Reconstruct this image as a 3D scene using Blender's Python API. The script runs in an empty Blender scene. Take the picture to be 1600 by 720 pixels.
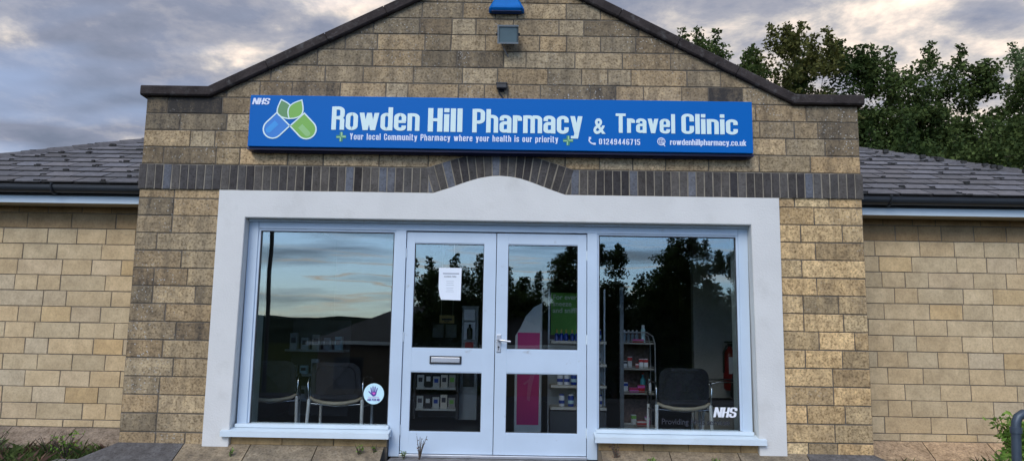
import bpy, bmesh, math, random
import numpy as np
from mathutils import Vector, Matrix
R = math.radians
scene = bpy.context.scene
C = scene.collection
random.seed(7)

# ------------------------------------------------------------------ camera
cam = bpy.data.cameras.new('camera'); camo = bpy.data.objects.new('camera', cam); C.objects.link(camo)
yaw, pitch, roll = -0.00702, 0.13961, 0.01599
f = Vector((math.sin(yaw)*math.cos(pitch), math.cos(yaw)*math.cos(pitch), math.sin(pitch)))
r = Vector((math.cos(yaw), -math.sin(yaw), 0)); u = r.cross(f)
r2 = math.cos(roll)*r + math.sin(roll)*u; u2 = -math.sin(roll)*r + math.cos(roll)*u
m = Matrix((r2, u2, -f)).transposed().to_4x4(); m.translation = Vector((0.17, -7.0, 1.05))
camo.matrix_world = m
cam.sensor_width = 36; cam.sensor_fit = 'HORIZONTAL'; cam.lens = 27.0
cam.clip_start = 0.05; cam.clip_end = 3000
scene.camera = camo

# ------------------------------------------------------------------ world: sky with broken evening cloud
SUN_EL, SUN_AZ = R(40), R(200)        # azimuth clockwise from +Y: light from in front of the shop, a little left
W = bpy.data.worlds.new('World'); scene.world = W; W.use_nodes = True
nt = W.node_tree; N = nt.nodes; L = nt.links
for n in list(N): N.remove(n)
def nd(tree, t, **k):
    n = tree.nodes.new(t)
    for a, b in k.items(): setattr(n, a, b)
    return n
def mth(tree, op, a, b=None, clamp=False):
    n = tree.nodes.new('ShaderNodeMath'); n.operation = op; n.use_clamp = clamp
    for i, v in enumerate((a, b)):
        if v is None: continue
        if isinstance(v, (int, float)): n.inputs[i].default_value = v
        else: tree.links.new(v, n.inputs[i])
    return n.outputs[0]
def ramp(tree, fac, stops, interp='LINEAR'):
    n = tree.nodes.new('ShaderNodeValToRGB'); cr = n.color_ramp; cr.interpolation = interp
    while len(cr.elements) < len(stops): cr.elements.new(.5)
    for e, (p, c) in zip(cr.elements, stops):
        e.position = p; e.color = (*c, 1) if len(c) == 3 else c
    tree.links.new(fac, n.inputs[0]); return n.outputs[0]
def mixc(tree, fac, a, b, bt='MIX'):
    n = tree.nodes.new('ShaderNodeMix'); n.data_type = 'RGBA'; n.blend_type = bt
    for s, v in ((0, fac), (6, a), (7, b)):
        if isinstance(v, (int, float)): n.inputs[s].default_value = v
        elif isinstance(v, tuple): n.inputs[s].default_value = (*v, 1) if len(v) == 3 else v
        else: tree.links.new(v, n.inputs[s])
    return n.outputs[2]
sky = nd(nt, 'ShaderNodeTexSky', sky_type='NISHITA'); sky.sun_disc = False
sky.sun_elevation = SUN_EL; sky.sun_rotation = SUN_AZ; sky.air_density = 1.0; sky.dust_density = 1.5; sky.ozone_density = 2.0
tc = nd(nt, 'ShaderNodeTexCoord'); sp = nd(nt, 'ShaderNodeSeparateXYZ'); L.new(tc.outputs['Generated'], sp.inputs[0])
zc = mth(nt, 'ADD', mth(nt, 'MAXIMUM', sp.outputs[2], 0.0), 0.16)
cb = nd(nt, 'ShaderNodeCombineXYZ')
L.new(mth(nt, 'DIVIDE', sp.outputs[0], zc), cb.inputs[0]); L.new(mth(nt, 'DIVIDE', sp.outputs[1], zc), cb.inputs[1])
cb.inputs[2].default_value = 3.7
def wn(scale, detail, rough, dist=0.0, off=(0, 0, 0), st=(1, 1, 1), rot=0):
    mp = nd(nt, 'ShaderNodeMapping'); mp.inputs['Location'].default_value = off; mp.inputs['Scale'].default_value = st
    mp.inputs['Rotation'].default_value = (0, 0, rot)
    L.new(cb.outputs[0], mp.inputs[0])
    n = nd(nt, 'ShaderNodeTexNoise'); n.inputs['Scale'].default_value = scale; n.inputs['Detail'].default_value = detail
    n.inputs['Roughness'].default_value = rough; n.inputs['Distortion'].default_value = dist
    L.new(mp.outputs[0], n.inputs[0]); return n.outputs[0]
n_big = wn(0.55, 3, .5, .2, (1.3, .4, 0))
n_med = wn(1.5, 6, .55, .25, (4.1, 2.2, 0), (1, .8, 1), .5)
n_fine = wn(3.4, 7, .62, .15, (0, 5, 2))
shade = mth(nt, 'ADD', mth(nt, 'ADD', mth(nt, 'MULTIPLY', n_med, .44), mth(nt, 'MULTIPLY', n_fine, .42)), mth(nt, 'MULTIPLY', n_big, .14))
east = mth(nt, 'MULTIPLY', sp.outputs[0], .10)
shade = mth(nt, 'ADD', shade, east)
K = 10.0
def k(c): return tuple(v*K for v in c)
cl = ramp(nt, shade, [(.36, (.16, .19, .26)), (.45, (.225, .25, .33)), (.50, (.34, .345, .395)), (.53, (.52, .49, .48)), (.56, (.80, .69, .61)), (.60, (1.15, .95, .78))])
cl = mixc(nt, 1.0, cl, (K, K, K), 'MULTIPLY')
# gaps of clear sky
front = mth(nt, 'MULTIPLY_ADD', sp.outputs[1], .5); N[-1].inputs[2].default_value = .5     # 1 = behind shop, 0 = behind camera
gapn = wn(.9, 4, .55, .1, (7, 3, 1), (.55, 1.3, 1))
thr = mth(nt, 'MULTIPLY', front, .27)
mask = mth(nt, 'MULTIPLY', mth(nt, 'SUBTRACT', mth(nt, 'ADD', gapn, thr), .56), 7.0, True)
clear = mixc(nt, 1.0, sky.outputs[0], (.80, 1.08, 1.50), 'MULTIPLY')
clear = mixc(nt, mth(nt, 'MULTIPLY', front, .75), clear, (3.6, 4.15, 5.3))      # thin haze over the clear gaps
col = mixc(nt, mask, clear, cl)
# low streaks of cloud in the open western sky (behind the camera)
cb2 = nd(nt, 'ShaderNodeCombineXYZ'); L.new(mth(nt, 'MULTIPLY', sp.outputs[0], 2.0), cb2.inputs[0]); L.new(mth(nt, 'MULTIPLY', sp.outputs[2], 27.0), cb2.inputs[1])
ns = nd(nt, 'ShaderNodeTexNoise'); ns.inputs['Scale'].default_value = 1.0; ns.inputs['Detail'].default_value = 5; ns.inputs['Roughness'].default_value = .5; ns.inputs['Distortion'].default_value = .08; L.new(cb2.outputs[0], ns.inputs[0])
rear = mth(nt, 'MULTIPLY', mth(nt, 'SUBTRACT', 0.0, sp.outputs[1]), 4.0, True)
low = mth(nt, 'SUBTRACT', 1.0, mth(nt, 'MULTIPLY', sp.outputs[2], 2.2), True)
sm_ = mth(nt, 'MULTIPLY', mth(nt, 'MULTIPLY', mth(nt, 'MULTIPLY', mth(nt, 'SUBTRACT', ns.outputs[0], .49), 11.0, True), rear), low)
col = mixc(nt, mth(nt, 'MULTIPLY', sm_, .85), col, (1.5, 1.9, 2.5))
wl = mth(nt, 'SUBTRACT', 1.0, mth(nt, 'MULTIPLY', mth(nt, 'ABSOLUTE', mth(nt, 'SUBTRACT', ns.outputs[0], .485)), 55.0), True)
wz = mth(nt, 'SUBTRACT', 1.0, mth(nt, 'MULTIPLY', mth(nt, 'ABSOLUTE', mth(nt, 'SUBTRACT', sp.outputs[2], .07)), 14.0), True)
col = mixc(nt, mth(nt, 'MULTIPLY', mth(nt, 'MULTIPLY', wl, wz), mth(nt, 'MULTIPLY', rear, .8)), col, (9.0, 6.6, 4.6))
col = mixc(nt, rear, col, mixc(nt, 1.0, col, (1.40, 1.36, 1.34), 'MULTIPLY'))
bg = nd(nt, 'ShaderNodeBackground'); bg.inputs[1].default_value = 0.1; L.new(col, bg.inputs[0])
wo = nd(nt, 'ShaderNodeOutputWorld'); L.new(bg.outputs[0], wo.inputs[0])

sun = bpy.data.lights.new('sun', 'SUN'); sun.energy = 1.5; sun.angle = R(35); sun.color = (1, .89, .72)
so = bpy.data.objects.new('sun', sun); C.objects.link(so)
sd = Vector((math.sin(SUN_AZ)*math.cos(SUN_EL), math.cos(SUN_AZ)*math.cos(SUN_EL), math.sin(SUN_EL)))
so.rotation_euler = sd.to_track_quat('Z', 'Y').to_euler(); so.location = sd*50
vs = scene.view_settings; vs.view_transform = 'Standard'; vs.look = 'None'; vs.gamma = 1; vs.exposure = 0.34; vs.use_curve_mapping = False
scene.render.engine = 'CYCLES'
scene.cycles.transparent_max_bounces = 24

# ------------------------------------------------------------------ materials
MATS = {}
def mat(name, color=(.5, .5, .5), rough=.6, metal=0.0, var=.08, vscale=6, bump=0.0, bscale=40, spec=.5, attr=False, tint2=None, t2scale=3, t2lo=.5, t2hi=.65):
    if name in MATS: return MATS[name]
    mm = bpy.data.materials.new(name); mm.use_nodes = True; t = mm.node_tree
    b = t.nodes['Principled BSDF']; b.inputs['Roughness'].default_value = rough; b.inputs['Metallic'].default_value = metal
    b.inputs['Specular IOR Level'].default_value = spec
    co = nd(t, 'ShaderNodeTexCoord')
    nz = nd(t, 'ShaderNodeTexNoise'); nz.inputs['Scale'].default_value = vscale; nz.inputs['Detail'].default_value = 5
    t.links.new(co.outputs['Object'], nz.inputs[0])
    if attr:
        a = nd(t, 'ShaderNodeAttribute'); a.attribute_name = 'Col'; base = a.outputs[0]
    else:
        rgb = nd(t, 'ShaderNodeRGB'); rgb.outputs[0].default_value = (*color, 1); base = rgb.outputs[0]
    v = ramp(t, nz.outputs[0], [(.3, (1-var,)*3), (.7, (1+var,)*3)])
    c = mixc(t, 1.0, base, v, 'MULTIPLY')
    if tint2:
        n2 = nd(t, 'ShaderNodeTexNoise'); n2.inputs['Scale'].default_value = t2scale; n2.inputs['Detail'].default_value = 8; n2.inputs['Roughness'].default_value = .65
        t.links.new(co.outputs['Object'], n2.inputs[0])
        fm = ramp(t, n2.outputs[0], [(t2lo, (0, 0, 0)), (t2hi, (1, 1, 1))])
        c = mixc(t, fm, c, tint2)
    t.links.new(c, b.inputs['Base Color'])
    if bump:
        n3 = nd(t, 'ShaderNodeTexNoise'); n3.inputs['Scale'].default_value = bscale; n3.inputs['Detail'].default_value = 6
        t.links.new(co.outputs['Object'], n3.inputs[0])
        bp = nd(t, 'ShaderNodeBump'); bp.inputs['Strength'].default_value = bump; bp.inputs['Distance'].default_value = .01
        t.links.new(n3.outputs[0], bp.inputs['Height']); t.links.new(bp.outputs[0], b.inputs['Normal'])
    MATS[name] = mm; return mm

def matte(name, color, var=.2, vscale=20):
    mm = bpy.data.materials.new(name); mm.use_nodes = True; t = mm.node_tree; t.nodes.remove(t.nodes['Principled BSDF'])
    d = nd(t, 'ShaderNodeBsdfDiffuse'); d.inputs[1].default_value = .6; co = nd(t, 'ShaderNodeTexCoord'); nz = nd(t, 'ShaderNodeTexNoise'); nz.inputs['Scale'].default_value = vscale; nz.inputs['Detail'].default_value = 6
    t.links.new(co.outputs['Object'], nz.inputs[0]); t.links.new(mixc(t, 1.0, color, ramp(t, nz.outputs[0], [(.3, (1-var,)*3), (.7, (1+var,)*3)]), 'MULTIPLY'), d.inputs[0])
    t.links.new(d.outputs[0], t.nodes['Material Output'].inputs[0]); return mm
def stone_mat(name, pit=.5, lich=.3, soot=1.0):
    """block material: block colour from 'Col', soot amount from 'Dirt', pitted rough face"""
    mm = bpy.data.materials.new(name); mm.use_nodes = True; t = mm.node_tree; b = t.nodes['Principled BSDF']
    b.inputs['Roughness'].default_value = .93; b.inputs['Specular IOR Level'].default_value = .2
    co = nd(t, 'ShaderNodeTexCoord'); a = nd(t, 'ShaderNodeAttribute'); a.attribute_name = 'Col'
    dd = nd(t, 'ShaderNodeAttribute'); dd.attribute_name = 'Dirt'
    def nz(s, d=6, ro=.6, sc=(1, 1, 1)):
        mp = nd(t, 'ShaderNodeMapping'); mp.inputs['Scale'].default_value = sc; t.links.new(co.outputs['Object'], mp.inputs[0])
        n = nd(t, 'ShaderNodeTexNoise'); n.inputs['Scale'].default_value = s; n.inputs['Detail'].default_value = d; n.inputs['Roughness'].default_value = ro
        t.links.new(mp.outputs[0], n.inputs[0]); return n.outputs[0]
    grain = nz(27, 7, .85); mid = nz(15, 5, .65); blot = nz(5, 5, .6); streak = nz(9, 4, .6, (1, 1, .18)); comb = nz(90, 3, .5, (1, 1, .12))
    c = mixc(t, 1.0, a.outputs[0], ramp(t, blot, [(.3, (.84, .82, .78)), (.7, (1.14, 1.14, 1.12))]), 'MULTIPLY')
    c = mixc(t, pit, c, mixc(t, 1.0, c, ramp(t, grain, [(.36, (.30, .27, .24)), (.50, (1.0, 1.0, 1.0)), (.66, (1.45, 1.42, 1.36))]), 'MULTIPLY'))
    c = mixc(t, pit, c, mixc(t, 1.0, c, ramp(t, mid, [(.34, (.62, .60, .58)), (.5, (1.0, 1.0, 1.0)), (.66, (1.28, 1.27, 1.22))]), 'MULTIPLY'))
    pits = ramp(t, nz(52, 3, .5), [(.38, (.55, .53, .50)), (.47, (1, 1, 1)), (.60, (1.04, 1.04, 1.04)), (.67, (1.28, 1.27, 1.24))])
    c = mixc(t, min(1, pit*1.1), c, mixc(t, 1.0, c, pits, 'MULTIPLY'))
    dsum = mth(t, 'ADD', mth(t, 'MULTIPLY', dd.outputs['Fac'], soot), mth(t, 'MULTIPLY', mth(t, 'SUBTRACT', streak, .5), 1.1))
    dsum = mth(t, 'ADD', dsum, mth(t, 'MULTIPLY', mth(t, 'SUBTRACT', grain, .5), 1.9))
    dm = mth(t, 'MULTIPLY', dsum, .95, True)
    c = mixc(t, dm, c, (.045, .041, .037))
    if lich:
        vz = nd(t, 'ShaderNodeTexVoronoi'); vz.inputs['Scale'].default_value = 34; t.links.new(co.outputs['Object'], vz.inputs[0])
        sp_ = mth(t, 'LESS_THAN', vz.outputs['Distance'], .20)
        area = mth(t, 'MULTIPLY', mth(t, 'SUBTRACT', nz(1.7, 4, .6), .44), 5, True)
        # lichen keeps to weathered (dirty) blocks
        lf = mth(t, 'MULTIPLY', mth(t, 'MULTIPLY', sp_, area), mth(t, 'MULTIPLY', dd.outputs['Fac'], lich*2, True))
        c = mixc(t, lf, c, (.42, .41, .37))
    t.links.new(c, b.inputs['Base Color'])
    bp = nd(t, 'ShaderNodeBump'); bp.inputs['Strength'].default_value = .55; bp.inputs['Distance'].default_value = .006
    hh = mth(t, 'ADD', grain, mth(t, 'MULTIPLY', comb, .4)); t.links.new(hh, bp.inputs['Height']); t.links.new(bp.outputs[0], b.inputs['Normal'])
    return mm

M_front = stone_mat('weathered_block', .85, 1.0, 1.0)
M_wing = stone_mat('clean_block', .22, 0, .6)
M_soldier = stone_mat('dark_brick', .45, 0, .2)
M_plinth = stone_mat('plinth_stone', .6, .3, 1.0)
M_mortar = mat('mortar', (.16, .135, .10), .95, var=.25, vscale=12, bump=.4, bscale=80)
M_mortar_dark = mat('weathered_mortar', (.115, .098, .076), .95, var=.35, vscale=7, bump=.5, bscale=80)
M_mortar_band = mat('band_mortar', (.23, .205, .16), .95, var=.25, vscale=9, bump=.4, bscale=80)
M_coping = mat('weathered_coping', (.040, .033, .031), .95, spec=.15, var=.35, vscale=9, bump=.6, bscale=50, tint2=(.10, .095, .09), t2scale=14, t2lo=.55, t2hi=.75)
M_surround = mat('painted_render', (.625, .625, .595), .75, var=.05, vscale=2.5, bump=.25, bscale=60, tint2=(.47, .465, .43), t2scale=3.5, t2lo=.56, t2hi=1.0)
M_frame = mat('white_gloss_paint', (.485, .585, .685), .42, var=.04, vscale=3, bump=.03, bscale=30, tint2=(.33, .35, .37), t2scale=9, t2lo=.64, t2hi=.78)
M_sillm = mat('flaking_white_paint', (.58, .67, .72), .5, var=.05, vscale=5, bump=.15, bscale=30, tint2=(.20, .19, .18), t2scale=17, t2lo=.69, t2hi=.72)
M_seal = mat('window_seal', (.03, .032, .035), .6)
M_tile = mat('roof_tile_slate', rough=.82, var=.25, vscale=18, bump=.5, bscale=60, attr=True, tint2=(.012, .012, .012), t2scale=13, t2lo=.70, t2hi=.76)
M_tile_under = mat('roof_shadow_gap', (.012, .012, .013), .95)
M_gutter = mat('black_plastic', (.022, .027, .033), .5, var=.1)
M_fascia = mat('fascia_white', (.56, .66, .72), .5, var=.04, vscale=2)
M_soffit = mat('soffit_buff', (.40, .36, .28), .8, var=.06)
M_blue = mat('sign_blue', (.0, .118, .43), .5, var=.02, vscale=1, spec=.12)
M_letter = mat('letter_pale_green', (.62, .78, .76), .5, var=.02)
M_letter2 = mat('letter_white', (.66, .72, .84), .5, var=.02)
M_green = mat('logo_green', (.16, .40, .055), .5, var=.02)
M_green_l = mat('logo_light_green', (.24, .48, .17), .5, var=.02)
M_green_d = mat('logo_dark_green', (.09, .25, .09), .5, var=.02)
M_bluep = mat('logo_pill_blue', (.004, .17, .55), .5, var=.02)
M_blueh = mat('logo_pill_highlight', (.01, .26, .65), .5, var=.02)
M_crossg = mat('cross_green', (.02, .20, .11), .5)
M_crossl = mat('cross_light', (.30, .55, .30), .5)
M_black = mat('black_matt', (.012, .013, .016), .5, var=.15)
M_upholst = mat('black_upholstery', (.024, .025, .032), .75, var=.2, vscale=20, bump=.2, bscale=200)
M_chrome = mat('chrome', (.75, .76, .78), .22, 1.0, var=.02)
M_wood = mat('pale_wood', (.50, .42, .30), .45, var=.15, vscale=10)
M_palewhite = mat('leg_white', (.88, .88, .86), .35, var=.03)
M_alu = mat('aluminium', (.55, .56, .58), .38, .85, var=.05)
M_paper = mat('paper', (.72, .78, .84), .8, var=.02)
M_ink = mat('ink', (.05, .05, .07), .8)
M_floor = mat('dark_vinyl', (.035, .035, .042), .32, var=.2, vscale=5)
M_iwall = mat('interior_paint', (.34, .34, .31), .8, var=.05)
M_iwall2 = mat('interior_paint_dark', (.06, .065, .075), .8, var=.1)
M_pink = mat('magenta_card', (.62, .015, .20), .6, var=.04)
M_card = mat('white_card', (.62, .66, .68), .6, var=.03)
M_poster = mat('poster_green', (.17, .45, .07), .6, var=.06)
M_shelf = mat('shelf_cream', (.62, .60, .54), .5, var=.03)
M_shelfback = mat('shelf_back', (.50, .54, .55), .6, var=.05)
M_red = mat('red_plastic', (.45, .015, .02), .4)
M_white = mat('white_plastic', (.75, .77, .8), .4)
M_bblue = mat('blue_bottle', (.01, .05, .33), .3)
M_gold = mat('gold_card', (.50, .36, .12), .5, var=.2, vscale=30)
M_purple = mat('purple_print', (.08, .03, .30), .6)
M_pinkp = mat('pink_print', (.65, .12, .50), .6)
M_disc = mat('disc_pale_blue', (.55, .80, .86), .5, var=.03)
M_steel = mat('painted_steel_grey', (.055, .075, .10), .45, .3, var=.15, vscale=15, bump=.1)
M_alarm = mat('alarm_blue', (.003, .13, .42), .5, spec=.12, var=.12, vscale=9)
M_lampglass = mat('lamp_glass', (.14, .20, .22), .25, var=.1)
M_concrete = mat('concrete', (.20, .19, .185), .92, spec=.1, var=.25, vscale=6, bump=.5, bscale=45, tint2=(.11, .105, .10), t2scale=5, t2lo=.5, t2hi=.65)
M_soil = matte('ground_soil', (.035, .045, .02), .4, 5)
M_asphalt = matte('asphalt', (.045, .045, .048), .2, 30)
M_hill = matte('hill_wood', (.022, .030, .022), .5, .05)
M_bark = mat('bark', (.07, .055, .04), .95, var=.3, vscale=8, bump=.8, bscale=25)
M_brick = matte('house_wall', (.16, .14, .11), .1, 4)

def leaf_mat(name, a, b_):
    mm = bpy.data.materials.new(name); mm.use_nodes = True; t = mm.node_tree; b = t.nodes['Principled BSDF']
    g = nd(t, 'ShaderNodeNewGeometry'); c = ramp(t, g.outputs['Random Per Island'], [(0, a), (.75, b_), (1, tuple(v*1.5 for v in b_))])
    t.links.new(c, b.inputs['Base Color']); b.inputs['Roughness'].default_value = .7; b.inputs['Specular IOR Level'].default_value = .15
    tr = nd(t, 'ShaderNodeBsdfTranslucent'); t.links.new(c, tr.inputs[0]); mx = nd(t, 'ShaderNodeMixShader'); mx.inputs[0].default_value = .35
    out = t.nodes['Material Output']; t.links.new(b.outputs[0], mx.inputs[1]); t.links.new(tr.outputs[0], mx.inputs[2]); t.links.new(mx.outputs[0], out.inputs[0])
    return mm
L_dark = leaf_mat('leaf_dark', (.024, .046, .013), (.056, .088, .025))
L_mid = leaf_mat('leaf_mid', (.036, .064, .018), (.082, .115, .033))
L_olive = leaf_mat('leaf_olive', (.062, .074, .020), (.130, .132, .038))
L_pale = leaf_mat('leaf_pale', (.08, .13, .05), (.17, .22, .10))
L_fresh = leaf_mat('leaf_fresh', (.10, .20, .03), (.22, .35, .07))
L_dry = leaf_mat('leaf_dry', (.09, .055, .04), (.17, .10, .075))

def glass_mat():
    mm = bpy.data.materials.new('window_glass'); mm.use_nodes = True; t = mm.node_tree
    for n in list(t.nodes): t.nodes.remove(n)
    co = nd(t, 'ShaderNodeTexCoord'); nz = nd(t, 'ShaderNodeTexNoise'); nz.inputs['Scale'].default_value = 1.3; nz.inputs['Detail'].default_value = 1
    t.links.new(co.outputs['Object'], nz.inputs[0])
    bp = nd(t, 'ShaderNodeBump'); bp.inputs['Strength'].default_value = .12; bp.inputs['Distance'].default_value = .01
    t.links.new(nz.outputs[0], bp.inputs['Height'])
    gl = nd(t, 'ShaderNodeBsdfGlossy'); gl.inputs['Roughness'].default_value = 0.0; gl.inputs['Color'].default_value = (.86, .97, 1, 1)
    t.links.new(bp.outputs[0], gl.inputs['Normal'])
    tr = nd(t, 'ShaderNodeBsdfTransparent'); tr.inputs[0].default_value = (.96, .98, .98, 1)
    fr = nd(t, 'ShaderNodeFresnel'); fr.inputs[0].default_value = 1.5
    fac = mth(t, 'ADD', mth(t, 'MULTIPLY', fr.outputs[0], 1.0), GLASS_REFL, True)
    mx = nd(t, 'ShaderNodeMixShader'); t.links.new(fac, mx.inputs[0]); t.links.new(tr.outputs[0], mx.inputs[1]); t.links.new(gl.outputs[0], mx.inputs[2])
    o = nd(t, 'ShaderNodeOutputMaterial'); t.links.new(mx.outputs[0], o.inputs[0]); return mm
GLASS_REFL = .085
M_glass = glass_mat()

# ------------------------------------------------------------------ mesh helpers
class MB:
    def __init__(s): s.v = []; s.f = []; s.c = []; s.d = []; s.sm = []
    def face(s, pts, col=None, dirt=0, smooth=False):
        i = len(s.v); s.v += [tuple(p) for p in pts]; s.f.append(tuple(range(i, i+len(pts)))); s.c.append(col); s.d.append(dirt); s.sm.append(smooth)
    def poly(s, verts, faces, col=None, dirt=0, smooth=False):
        i = len(s.v); s.v += [tuple(p) for p in verts]
        for f_ in faces: s.f.append(tuple(i+j for j in f_)); s.c.append(col); s.d.append(dirt); s.sm.append(smooth)
    def box(s, x0, x1, y0, y1, z0, z1, col=None, dirt=0, bev=0):
        if bev: return s.bbox(x0, x1, y0, y1, z0, z1, bev, col, dirt)
        V = [(x0,y0,z0),(x1,y0,z0),(x1,y1,z0),(x0,y1,z0),(x0,y0,z1),(x1,y0,z1),(x1,y1,z1),(x0,y1,z1)]
        s.poly(V, [(0,1,5,4),(1,2,6,5),(2,3,7,6),(3,0,4,7),(4,5,6,7),(3,2,1,0)], col, dirt)
    def bbox(s, x0, x1, y0, y1, z0, z1, b, col=None, dirt=0):
        bm = bmesh.new(); bmesh.ops.create_cube(bm, size=1)
        for v in bm.verts: v.co = Vector(((x0+x1)/2+v.co.x*(x1-x0), (y0+y1)/2+v.co.y*(y1-y0), (z0+z1)/2+v.co.z*(z1-z0)))
        bmesh.ops.bevel(bm, geom=bm.edges[:], offset=b, segments=2, affect='EDGES', profile=.6)
        s.poly([v.co[:] for v in bm.verts], [tuple(v.index for v in f_.verts) for f_ in bm.faces], col, dirt); bm.free()
    def prism(s, pts, y0, y1, col=None, dirt=0, bev=0):
        """outline in x,z (counter-clockwise from the front) extruded along y"""
        n = len(pts); V = [(x, y0, z) for x, z in pts]+[(x, y1, z) for x, z in pts]
        F = [tuple(range(n)), tuple(range(2*n-1, n-1, -1))]+[(i, n+i, n+(i+1)%n, (i+1)%n) for i in range(n)]
        s.poly(V, F, col, dirt)
    def tube(s, pts, r, n=10, col=None, smooth=True, cap=True):
        rs = r if isinstance(r, (list, tuple)) else [r]*len(pts)
        pts = [Vector(p) for p in pts]; V = []; F = []; up = None
        for i, p in enumerate(pts):
            d = (pts[min(i+1, len(pts)-1)]-pts[max(i-1, 0)]).normalized()
            if up is None: up = Vector((0, 0, 1)) if abs(d.z) < .9 else Vector((1, 0, 0))
            a = d.cross(up).normalized(); b = a.cross(d).normalized(); up = b
            for j in range(n):
                t = 2*math.pi*j/n; V.append((p+(a*math.cos(t)+b*math.sin(t))*rs[i])[:])
        for i in range(len(pts)-1):
            for j in range(n): F.append((i*n+j, i*n+(j+1)%n, (i+1)*n+(j+1)%n, (i+1)*n+j))
        s.poly(V, F, col, 0, smooth)
        if cap: s.poly(V, [tuple(range(n-1, -1, -1)), tuple(range((len(pts)-1)*n, len(pts)*n))], col)
    def lathe(s, c, prof, n=14, col=None):
        V = []; F = []
        for r_, z in prof:
            for j in range(n): t = 2*math.pi*j/n; V.append((c[0]+r_*math.cos(t), c[1]+r_*math.sin(t), c[2]+z))
        for i in range(len(prof)-1):
            for j in range(n): F.append((i*n+j, i*n+(j+1)%n, (i+1)*n+(j+1)%n, (i+1)*n+j))
        s.poly(V, F, col, 0, True)
        s.poly(V, [tuple(range(n-1, -1, -1)), tuple(range((len(prof)-1)*n, len(prof)*n))], col)
    def build(s, name, material, parent=None, loc=None):
        me = bpy.data.meshes.new(name); me.from_pydata(s.v, [], s.f)
        if any(c is not None for c in s.c):
            at = me.attributes.new('Col', 'FLOAT_VECTOR', 'FACE')
            at.data.foreach_set('vector', [x for c in s.c for x in (c or (.3, .3, .3))])
            dt = me.attributes.new('Dirt', 'FLOAT', 'FACE'); dt.data.foreach_set('value', [float(x) for x in s.d])
        me.polygons.foreach_set('use_smooth', s.sm); me.materials.append(material); me.update()
        o = bpy.data.objects.new(name, me); C.objects.link(o)
        if parent is not None: o.parent = parent; o.matrix_parent_inverse = Matrix.Translation(parent.location).inverted() if loc is None else Matrix()
        if loc is not None: o.location = loc
        return o
def tag(o, label=None, cat=None, group=None, kind=None):
    for a, b in (('label', label), ('category', cat), ('group', group), ('kind', kind)):
        if b: o[a] = b
    return o
def thing(name, loc, label, cat, group=None):
    o = bpy.data.objects.new(name, None); o.empty_display_size = .1; C.objects.link(o); o.location = loc
    return tag(o, label, cat, group)
# parts are modelled in world coordinates; build() takes the parent's location back out
def col_of(base, v, rng=random, warm=.0):
    k_ = 1+rng.uniform(-v, v); w = rng.uniform(-warm, warm)
    return (base[0]*k_*(1+w), base[1]*k_, base[2]*k_*(1-w*1.3))
def clip(poly, nx, nz, d):
    """keep the side nx*x+nz*z<=d"""
    out = []
    for i in range(len(poly)):
        a, b = poly[i], poly[(i+1)%len(poly)]
        da, db = nx*a[0]+nz*a[1]-d, nx*b[0]+nz*b[1]-d
        if da <= 0: out.append(a)
        if (da < 0 < db) or (db < 0 < da): t = da/(da-db); out.append((a[0]+t*(b[0]-a[0]), a[1]+t*(b[1]-a[1])))
    return out
def block(mb, poly, y, depth, col, dirt, ch=.004, rng=random, jit=.0022):
    """a stone: front face slightly inset with a worn chamfer, sides back to the mortar"""
    n = len(poly)
    if n < 3: return
    cx = sum(p[0] for p in poly)/n; cz = sum(p[1] for p in poly)/n
    def ins(p, e): 
        dx, dz = cx-p[0], cz-p[1]; return (p[0]+(e if dx > 0 else -e)*(abs(dx) > e), p[1]+(e if dz > 0 else -e)*(abs(dz) > e))
    P = [(p[0]+rng.uniform(-jit, jit), p[1]+rng.uniform(-jit, jit)) for p in poly]; Q = [ins(p, ch) for p in P]
    yy = y+rng.uniform(-.0015, .0015)
    V = [(x, y+depth, z) for x, z in P]+[(x, yy+ch*.8, z) for x, z in P]+[(x, yy, z) for x, z in Q]
    F = [tuple(range(2*n, 3*n))]+[(i, (i+1)%n, n+(i+1)%n, n+i) for i in range(n)]+[(n+i, n+(i+1)%n, 2*n+(i+1)%n, 2*n+i) for i in range(n)]
    mb.poly(V, F, col, dirt)

# ------------------------------------------------------------------ the building
B = thing('pharmacy_building', (0, 0, 0), 'single storey buff stone pharmacy with a gabled front, dark brick band and white shopfront', 'building')
PIT = .1622; Z0 = .017       # courses at Z0 + k*PIT
EX = 3.35; SHX = 2.75; SHZ = 3.305; SL = .505
def roofline(x): return SHZ if abs(x) > SHX else SHZ+(SHX-abs(x))*SL
sur_l, sur_r = -2.59, 2.573
BAND0, BAND1 = 2.37, 2.607
# wall core (mortar plane) around the opening
mb = MB()
mb.box(-EX+.004, sur_l+.03, .006, .34, -.3, 2.42); mb.box(sur_r-.03, EX-.004, .006, .34, -.3, 2.42)
core = [(-EX+.004, 2.42), (EX-.004, 2.42), (EX-.004, SHZ-.02), (SHX, SHZ-.02), (0, roofline(0)-.02), (-SHX, SHZ-.02), (-EX+.004, SHZ-.02)]
mb.prism(core, .006, .34)
mb.build('wall_core', M_mortar_dark, B)
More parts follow.
